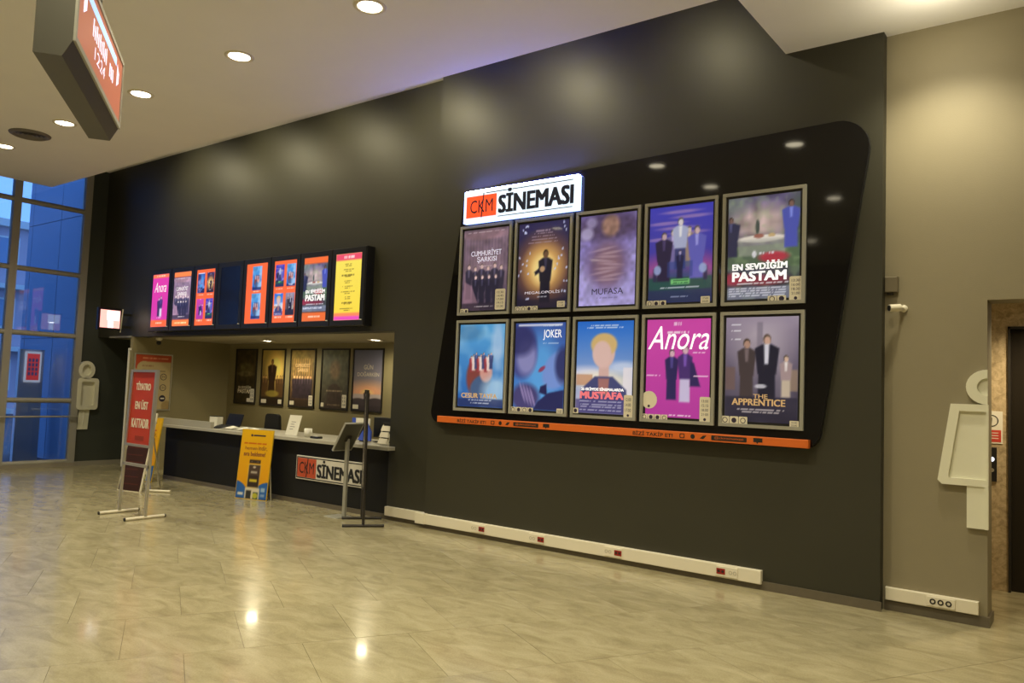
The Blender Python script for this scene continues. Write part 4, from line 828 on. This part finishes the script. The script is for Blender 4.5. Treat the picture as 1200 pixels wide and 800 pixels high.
def yellow_board(label, p0, p1, lean, h, printed):
    t, P, L, Hh, nn = lean_board('advert_board', label, 'advert board', p0, p1, lean, h, None)
    a = Art(50, 90, (226, 176, 8), (222, 150, 10), 51)
    for cx in (-.05, 1.0): a.ell(cx, .0, .45, .25, (40, 96, 176), 1, .04)
    a.rect(.0, 1, 0, .004, (60, 60, 80)).rect(.06, .24, .045, .085, (206, 210, 214)).rect(.80, .93, .04, .08, (130, 160, 206)).rect(.80, .93, .11, .17, (150, 180, 214))
    a.rect(.29, .76, .0, .16, (214, 206, 186)).rect(.33, .50, .0, .12, (50, 50, 48)).rect(.56, .72, .0, .1, (60, 80, 60)).ell(.63, .05, .08, .04, (200, 196, 60), .9, .3)
    a.rect(.33, .72, .16, .50, (214, 200, 160)).rect(.345, .71, .17, .49, (50, 38, 34)).rect(.36, .69, .34, .48, (76, 60, 52)).rect(.42, .62, .37, .40, (196, 190, 180), .8).rect(.40, .64, .245, .285, (206, 186, 50)).ell(.52, .46, .05, .014, (210, 200, 190), .9, .4)
    a.rect(.34, .70, .515, .565, (40, 30, 36)).line(.52, .54, .3, .016, (130, 110, 90))
    a.line(.45, .80, .76, .022, (196, 92, 10), .9)
    pr = a.sheet('print', P, .008, L-.008, .008, Hh-.008, .004, P_PAPER, t)
    MB().pbox(P, 0, L, 0, Hh, -.012, .003).build('panel', M_YELLOW, t)
    if printed:
        text('lettering', 'hemen', P, L*.16, L*.54, Hh*.705, Hh*.755, .006, M_LTRBRN, t, .01); text('lettering', 'indir,', P, L*.58, L*.86, Hh*.695, Hh*.77, .006, M_LTRBRN, t, .01); text('lettering', 'sıra bekleme!', P, L*.13, L*.82, Hh*.615, Hh*.68, .006, M_LTRBRN, t, .03)
        MB().pbox(P, L*.38, L*.76, Hh*.905, Hh*.925, .004, .006).build('logo', M_LTRDK, t); MB().prism(P, circle(L*.33, Hh*.915, .018, 8), .004, .006).build('logo_mark', M_LTRDK, t)
    for q in (.04, L-.06): MB().hexa([P(q, Hh*.7, -.012), P(q+.02, Hh*.7, -.012), P(q+.02, Hh*.7, -.02), P(q, Hh*.7, -.02)] + [Vector((*(P(q+dq, 0, 0)+nn*(.15+dd)).xy, 0)) for dq, dd in ((0, 0), (.02, 0), (.02, .01), (0, .01))]).build('strut', M_WHITE, t)
yellow_board('yellow app advert board leaning in front of the counter middle', (-3.837, -.206, 0), (-3.303, -.064, 0), .09, .97, True)
yellow_board('yellow advert board at the counter end, half hidden by the red notice', (-6.58, -.303, 0), (-6.038, -.238, 0), .15, 1.01, True)

# lectern style leaflet stand seen from behind
t = thing('lectern_stand', 'slim metal floor lectern with tilted sign panel, seen from behind', 'lectern', (-1.58, -.2, 0))
MB().bbox(FLAT, -1.80, -1.55, -.30, -.06, 0, .012, .004).build('base_plate', M_FRAME, t)
MB().box(-1.60, -1.55, -.185, -.155, .012, .98).build('post', M_FRAME, t)
PP = PL((-1.57, -.17, 1.005), (0, 1, 0), (.52, 0, .84))
MB().bbox(PP, -.145, .145, -.20, .20, -.012, .010, .004).build('panel', mat('olive_grey_back', (.10, .097, .075), .5), t)
MB().ringp(PP, [(-.152, -.207), (.152, -.207), (.152, .207), (-.152, .207)], [(-.142, -.195), (.142, -.195), (.142, .195), (-.142, .195)], -.014, .014).build('frame', M_FRAME, t)
MB().bbox(PP, -.04, .04, -.06, .02, .010, .03, .006).build('bracket', M_DARKMETAL, t)

# tall edge-on poster stand
t = thing('poster_stand', 'tall dark poster stand seen edge-on in front of the counter', 'sign stand', (-1.17, -.27, 0))
fd = Vector((.65, .76, 0)).normalized(); pd = Vector((-.76, .65, 0)).normalized(); c1 = Vector((-.93, -.44, 0)); c2 = c1+pd*.55
for c in (c1, c2):
    ft = MB().tube(tuple(c-fd*.23+Vector((0, 0, .018))), tuple(c+fd*.23+Vector((0, 0, .018))), .016, 10).build('foot', M_DARKMETAL, t)
    for sgn in (-1, 1): MB().tube(tuple(c+fd*sgn*.23+Vector((0, 0, .018))), tuple(c+fd*sgn*.242+Vector((0, 0, .018))), .018, 10).build('end_cap', M_BLACK, ft)
    MB().tube(tuple(c+Vector((0, 0, .03))), tuple(c+Vector((-.03, 0, 1.60))), .017, 10).build('upright', M_DARKMETAL, t)
PS = PL(tuple(c1+Vector((-.02, 0, 0))), tuple(pd), (0, 0, 1))
MB().pbox(PS, .01, .54, .45, 1.52, -.008, .008).build('panel', mat('clear_acrylic_sheet', (.22, .20, .18), .25), t)
MB().pbox(PS, .0, .55, .42, .45, -.014, .014).build('crossbar', M_DARKMETAL, t); MB().pbox(PS, .0, .55, 1.52, 1.55, -.014, .014).build('crossbar', M_DARKMETAL, t)

# ================================================================== WALL ITEMS
# trunking with sockets
def trunk(label, P, u0, u1, v0, v1, d0, d1, sockets, joint=None):
    t = thing('cable_trunking', label, 'trunking', tuple(P((u0+u1)/2, v0, d0)))
    MB().bbox(P, u0, u1, v0, v1, d0, d1, .004).build('body', M_WHITE, t)
    for u, order in sockets:
        vm = (v0+v1)/2
        pl = MB().bbox(P, u-.10, u+.10, v0+.012, v1-.012, d1, d1+.008, .003).build('socket_plate', M_WHITE, t)
        for k, kind in enumerate(order):
            cu = u+(-.055 if len(order) == 2 else -.055)+k*(.11 if len(order) == 2 else .055)
            if kind == 'r': MB().pbox(P, cu-.04, cu+.04, vm-.025, vm+.025, d1+.008, d1+.011).build('red_socket', M_REDSOCK, pl); [MB().prism(P, circle(cu+s_*.018, vm, .012, 10), d1+.011, d1+.012).build('hole', M_DARKHOLE, pl) for s_ in (-1, 1)]
            elif kind == 'w': [MB().ringp(P, circle(cu+s_*.02, vm, .017, 12), circle(cu+s_*.02, vm, .012, 12), d1+.008, d1+.010).build('socket', mat('grey_socket', (.45, .42, .34), .5), pl) for s_ in (-1, 1)]
            else: MB().ringp(P, circle(cu, vm, .022, 14), circle(cu, vm, .012, 14), d1+.008, d1+.011).build('socket', M_DARKHOLE, pl)
    return t
trunk('short white cable trunking on the recessed wall beside the booth', WALL, -1.15, -.47, .055, .165, -YL, -.105, ())
t = trunk('long white cable trunking with red sockets along the poster wall', WALL, -.46, 3.605, .052, .168, -YM, -.03, ((.42, 'wr'), (1.22, 'wr'), (2.14, 'wr'), (3.30, 'rw')))
MB().bbox(WALL, -.55, -.40, .048, .172, -YM, -.022, .004).build('joint_cover', M_WHITE, t)
trunk('white trunking with three dark sockets on the khaki pier', WALL, 4.58, 5.235, .085, .185, -YP, -.15, ((4.98, 'ddd'),))

# woman figure on the pier (runs into the edge of the opening)
FIG = PL((0, YP, 0), (1, 0, 0), (0, 0, 1))
t = thing('washroom_figure', 'large cream woman pictogram plaque on the khaki pier edge', 'pictogram', (5.2, YP, .74))
def cut(pts, umax): return clip(list(pts), 0, umax, True)
hc = (5.293, 1.82)
ho = [(max(4, hc[0]+.145*math.cos(q)), hc[1]+.135*math.sin(q)) for q in np.linspace(math.pi/2, 3*math.pi/2, 15)]
hi = [(hc[0]+.07*math.cos(q), hc[1]+.068*math.sin(q)) for q in np.linspace(math.pi/2, 3*math.pi/2, 15)]
b_ = MB(); nn_ = len(ho)
vs = [FIG(u, v, d) for d in (0, .035) for u, v in ho] + [FIG(u, v, d) for d in (0, .035) for u, v in hi]; fs = []
for i in range(nn_-1): fs += [(i, i+1, nn_+i+1, nn_+i), (2*nn_+i+1, 2*nn_+i, 3*nn_+i, 3*nn_+i+1), (nn_+i, nn_+i+1, 3*nn_+i+1, 3*nn_+i)]
fs += [(0, nn_, 3*nn_, 2*nn_), (nn_-1, 2*nn_-1, 4*nn_-1, 3*nn_-1)]
b_.add(vs, fs); b_.build('head_ring', M_CREAM, t)
MB().prism(FIG, hi, 0, .014).build('head_inset', M_CREAM, t)
body = rounded([(5.292, 1.055), (5.30-.0, 1.055), (5.30, 1.685), (5.06, 1.685), (4.955, 1.10), (4.99, 1.055)], [0, 0, 0, .05, .03, .02], 4)
MB().prism(FIG, body, 0, .022).build('dress', M_CREAM, t)
of = [(5.30, 1.055), (5.30, 1.685), (5.045, 1.685), (4.955, 1.085), (4.985, 1.055)]; inf = [(5.285, 1.11), (5.285, 1.63), (5.105, 1.63), (5.03, 1.13), (5.035, 1.11)]
MB().ringp(FIG, of, inf, .02, .045).build('raised_border', M_CREAM, t)
MB().prism(FIG, [(5.155, .735), (5.30, .735), (5.30, 1.06), (5.155, 1.06)], 0, .035).build('leg', M_CREAM, t)
MB().prism(FIG, [(5.275, .735), (5.30, .735), (5.30, 1.07), (5.275, 1.07)], .035, .048).build('leg_ridge', M_CREAM, t)

# man figure by the window
FM = PL((XL, 0, 0), (0, 1, 0), (0, 0, 1))
t = thing('washroom_figure', 'large cream man pictogram plaque on the dark wall beside the window', 'pictogram', (XL, .0, .66))
MB().ringp(FM, circle(-.03, 1.745, .145, 20, .165), circle(-.03, 1.745, .085, 20, .10), 0, .075).build('head_ring', M_CREAM, t); MB().prism(FM, circle(-.03, 1.745, .09, 16, .105), 0, .012).build('head_inset', M_CREAM, t)
MB().ringp(FM, rrect(-.175, .20, 1.02, 1.60, .06), rrect(-.105, .13, 1.10, 1.53, .03), 0, .075).build('torso_border', M_CREAM, t); MB().prism(FM, rrect(-.11, .135, 1.09, 1.54, .03), 0, .015).build('torso_inset', M_CREAM, t)
MB().prism(FM, [(-.12, .66), (.065, .66), (.085, 1.10), (-.10, 1.10)], 0, .03).build('leg', M_CREAM, t); MB().prism(FM, [(-.03, .67), (-.015, .67), (.0, 1.08), (-.015, 1.08)], .03, .04).build('leg_ridge', M_CREAM, t)

# projecting lit blade sign
t = thing('blade_sign', 'small lit pink and white pictogram sign projecting above the passage', 'sign', (-7.8, -.2, 2.45))
BS = PL((-7.77, 0, 0), (0, 1, 0), (0, 0, 1))
MB().pbox(BS, -.42, -.02, 2.45, 2.83, -.06, 0).build('housing', M_BEZEL, t)
for P, d in ((BS, 1), (PL((-7.83, 0, 0), (0, -1, 0), (0, 0, 1)), -1)):
    u = (lambda a, b: (a, b)) if d == 1 else (lambda a, b: (-b, -a))
    f = MB().pbox(P, *u(-.385, -.045), 2.485, 2.795, 0, .004).build('face', M_PINKLIT, t)
    q0, q1 = u(-.27, -.06); MB().pbox(P, q0, q1, 2.62, 2.78, .004, .006).build('pictogram_top', M_WHITELIT, f); q0, q1 = u(-.25, -.16); MB().pbox(P, q0, q1, 2.49, 2.64, .004, .006).build('pictogram_leg', M_WHITELIT, f)
MB().box(-7.82, -7.78, -.02, YL, 2.72, 2.76).box(-7.82, -7.78, -.02, YL, 2.50, 2.54).build('bracket', M_DARKMETAL, t)
MB().tube((-7.76, -.005, 2.83), (-7.78, -.02, 2.42), .009, 8).build('cable', M_WHITE, t)

# junction box + bullet camera
t = thing('junction_box', 'grey junction box on the khaki pier above the camera', 'junction box', (4.6, YP, 2.58)); MB().bbox(FIG, 4.56, 4.66, 2.585, 2.715, 0, .05, .006).build('cover', mat('khaki_plastic', (.15, .125, .08), .5), t); MB().bbox(FIG, 4.575, 4.62, 2.565, 2.585, .005, .03, .003).build('gland', M_DARKMETAL, t)
t = thing('bullet_camera', 'small white bullet security camera on the khaki pier', 'camera', (4.68, YP, 2.45))
a_, b_ = Vector((4.685, YP-.075, 2.452)), Vector((4.615, YP-.135, 2.443)); MB().lathe((4.70, YP, 2.45), [(.03, 0), (.03, .012), (.012, .016)], 16, (0, -1, 0)).build('mount', M_WHITE, t)
MB().tube((4.70, YP-.01, 2.45), tuple(a_), .012).build('arm', M_WHITE, t); MB().tube(tuple(a_), tuple(b_), .030, 18).build('body', M_WHITE, t); dd = (b_-a_).normalized(); MB().tube(tuple(b_), tuple(b_+dd*.004), .024, 18).build('lens', M_BLACK, t)

# lobby sign and call buttons
LB = PL((0, 1.68, 0), (1, 0, 0), (0, 0, 1))
t = thing('warning_notice', 'small red and white warning notice on the stone beside the lift', 'notice', (5.19, 1.68, 1.33)); MB().pbox(LB, 5.11, 5.262, 1.336, 1.634, 0, .006).build('plate', M_PAPERW, t); MB().pbox(LB, 5.122, 5.25, 1.35, 1.46, .006, .008).build('red_field', mat('notice_red', (.6, .06, .04), .5), t)
MB().ringp(LB, circle(5.175, 1.545, .055, 18), circle(5.175, 1.545, .047, 18), .006, .008).build('ring', M_PLBLK, t); MB().prism(LB, [(5.15, 1.515), (5.175, 1.505), (5.18, 1.57), (5.16, 1.585)], .006, .008).build('pictogram', M_PLBLK, t)
for k in range(3): MB().pbox(LB, 5.14, 5.23, 1.43-.025*k, 1.437-.025*k, .008, .009).build('lettering', M_PAPERW, t)
t = thing('call_panel', 'dark lift call button panel with a lit button', 'button panel', (5.18, 1.68, .98)); MB().bbox(LB, 5.12, 5.215, .985, 1.30, 0, .015, .004).build('plate', M_BLACK, t); MB().prism(LB, circle(5.178, 1.19, .02, 14), .015, .019).build('button', mat('button_glow', (.8, .85, 1), .4, emit=2.0), t); MB().prism(LB, circle(5.178, 1.09, .018, 14), .015, .019).build('button', M_ALU, t)

# ================================================================== HANGING LED SIGN
ax = Vector((-.825, .565, 0)).normalized(); nv = Vector((.565, .825, 0)).normalized(); A0 = Vector((1.894, -5.35, 3.2)); LEN = 1.434
t = thing('hanging_led_sign', 'long grey hanging sign box with an orange led screen', 'hanging sign', tuple(A0+ax*.7+nv*.08+Vector((0, 0, .6))))
CS = PL(tuple(A0), tuple(nv), (0, 0, 1))      # cross-section: u across, v up; d runs backward along the axis
sec = [(0, 0), (.125, 0), (.168, .085), (.168, .53), (.125, .56), (0, .56)]
sgn_ = 1 if CS.n.dot(ax) > 0 else -1
MB().prism(CS, sec, 0, sgn_*LEN).build('housing', M_SIGNBOX, t)
SF = PL(tuple(A0+nv*.168), tuple(-ax), (0, 0, 1)) if Vector(-ax).cross(Vector((0, 0, 1))).dot(nv) > 0 else PL(tuple(A0+nv*.168), tuple(ax), (0, 0, 1))
q = lambda s_: -s_ if SF.u.dot(ax) < 0 else s_
def sf(s0, s1): a_, b_ = q(s0), q(s1); return (min(a_, b_), max(a_, b_))
MB().ringp(SF, [(sf(.0, LEN)[0], .085), (sf(0, LEN)[1], .085), (sf(0, LEN)[1], .53), (sf(0, LEN)[0], .53)], [(sf(.03, LEN-.03)[0], .115), (sf(.03, LEN-.03)[1], .115), (sf(.03, LEN-.03)[1], .505), (sf(.03, LEN-.03)[0], .505)], 0, .012).build('bezel', M_FRAME, t)
scn = MB().pbox(SF, *sf(.03, LEN-.03), .115, .505, 0, .005).build('screen', M_LED, t)
MB().pbox(SF, *sf(.20, LEN-.25), .415, .465, .005, .006).build('blue_band', M_LEDBAR, scn)
u0, u1 = sf(.42, .88); 
for k in range(9): uu = u0+(u1-u0)*k/9; MB().pbox(SF, uu, uu+.022, .29, .385-.02*(k % 2), .005, .0065).build('lettering', M_LEDTXT, scn)
u0, u1 = sf(.96, 1.12)
for k in range(3): uu = u0+(u1-u0)*k/3; MB().pbox(SF, uu, uu+.026, .27, .35, .005, .0065).build('lettering', M_LEDTXT, scn)
u0, u1 = sf(.50, .82); um = (u0+u1)/2; text('lettering', '12', SF, u0, um-.01, .19, .26, .0065, M_LEDTXT, scn); text('lettering', '24', SF, um+.01, u1, .19, .26, .0065, M_LEDTXT, scn)
for s0 in (.16, 1.22): u0, u1 = sf(s0, s0+.07); MB().prism(SF, [(u0, .30), (u1, .34), (u1, .40), (u0, .44)] , .005, .0065).build('arrow', M_LEDTXT, scn)
for s0 in (.35, 1.05): p_ = A0+ax*s0+nv*.08; MB().tube((p_.x, p_.y, 3.76), (p_.x, p_.y, HC), .014).build('rod', M_DARKMETAL, t)
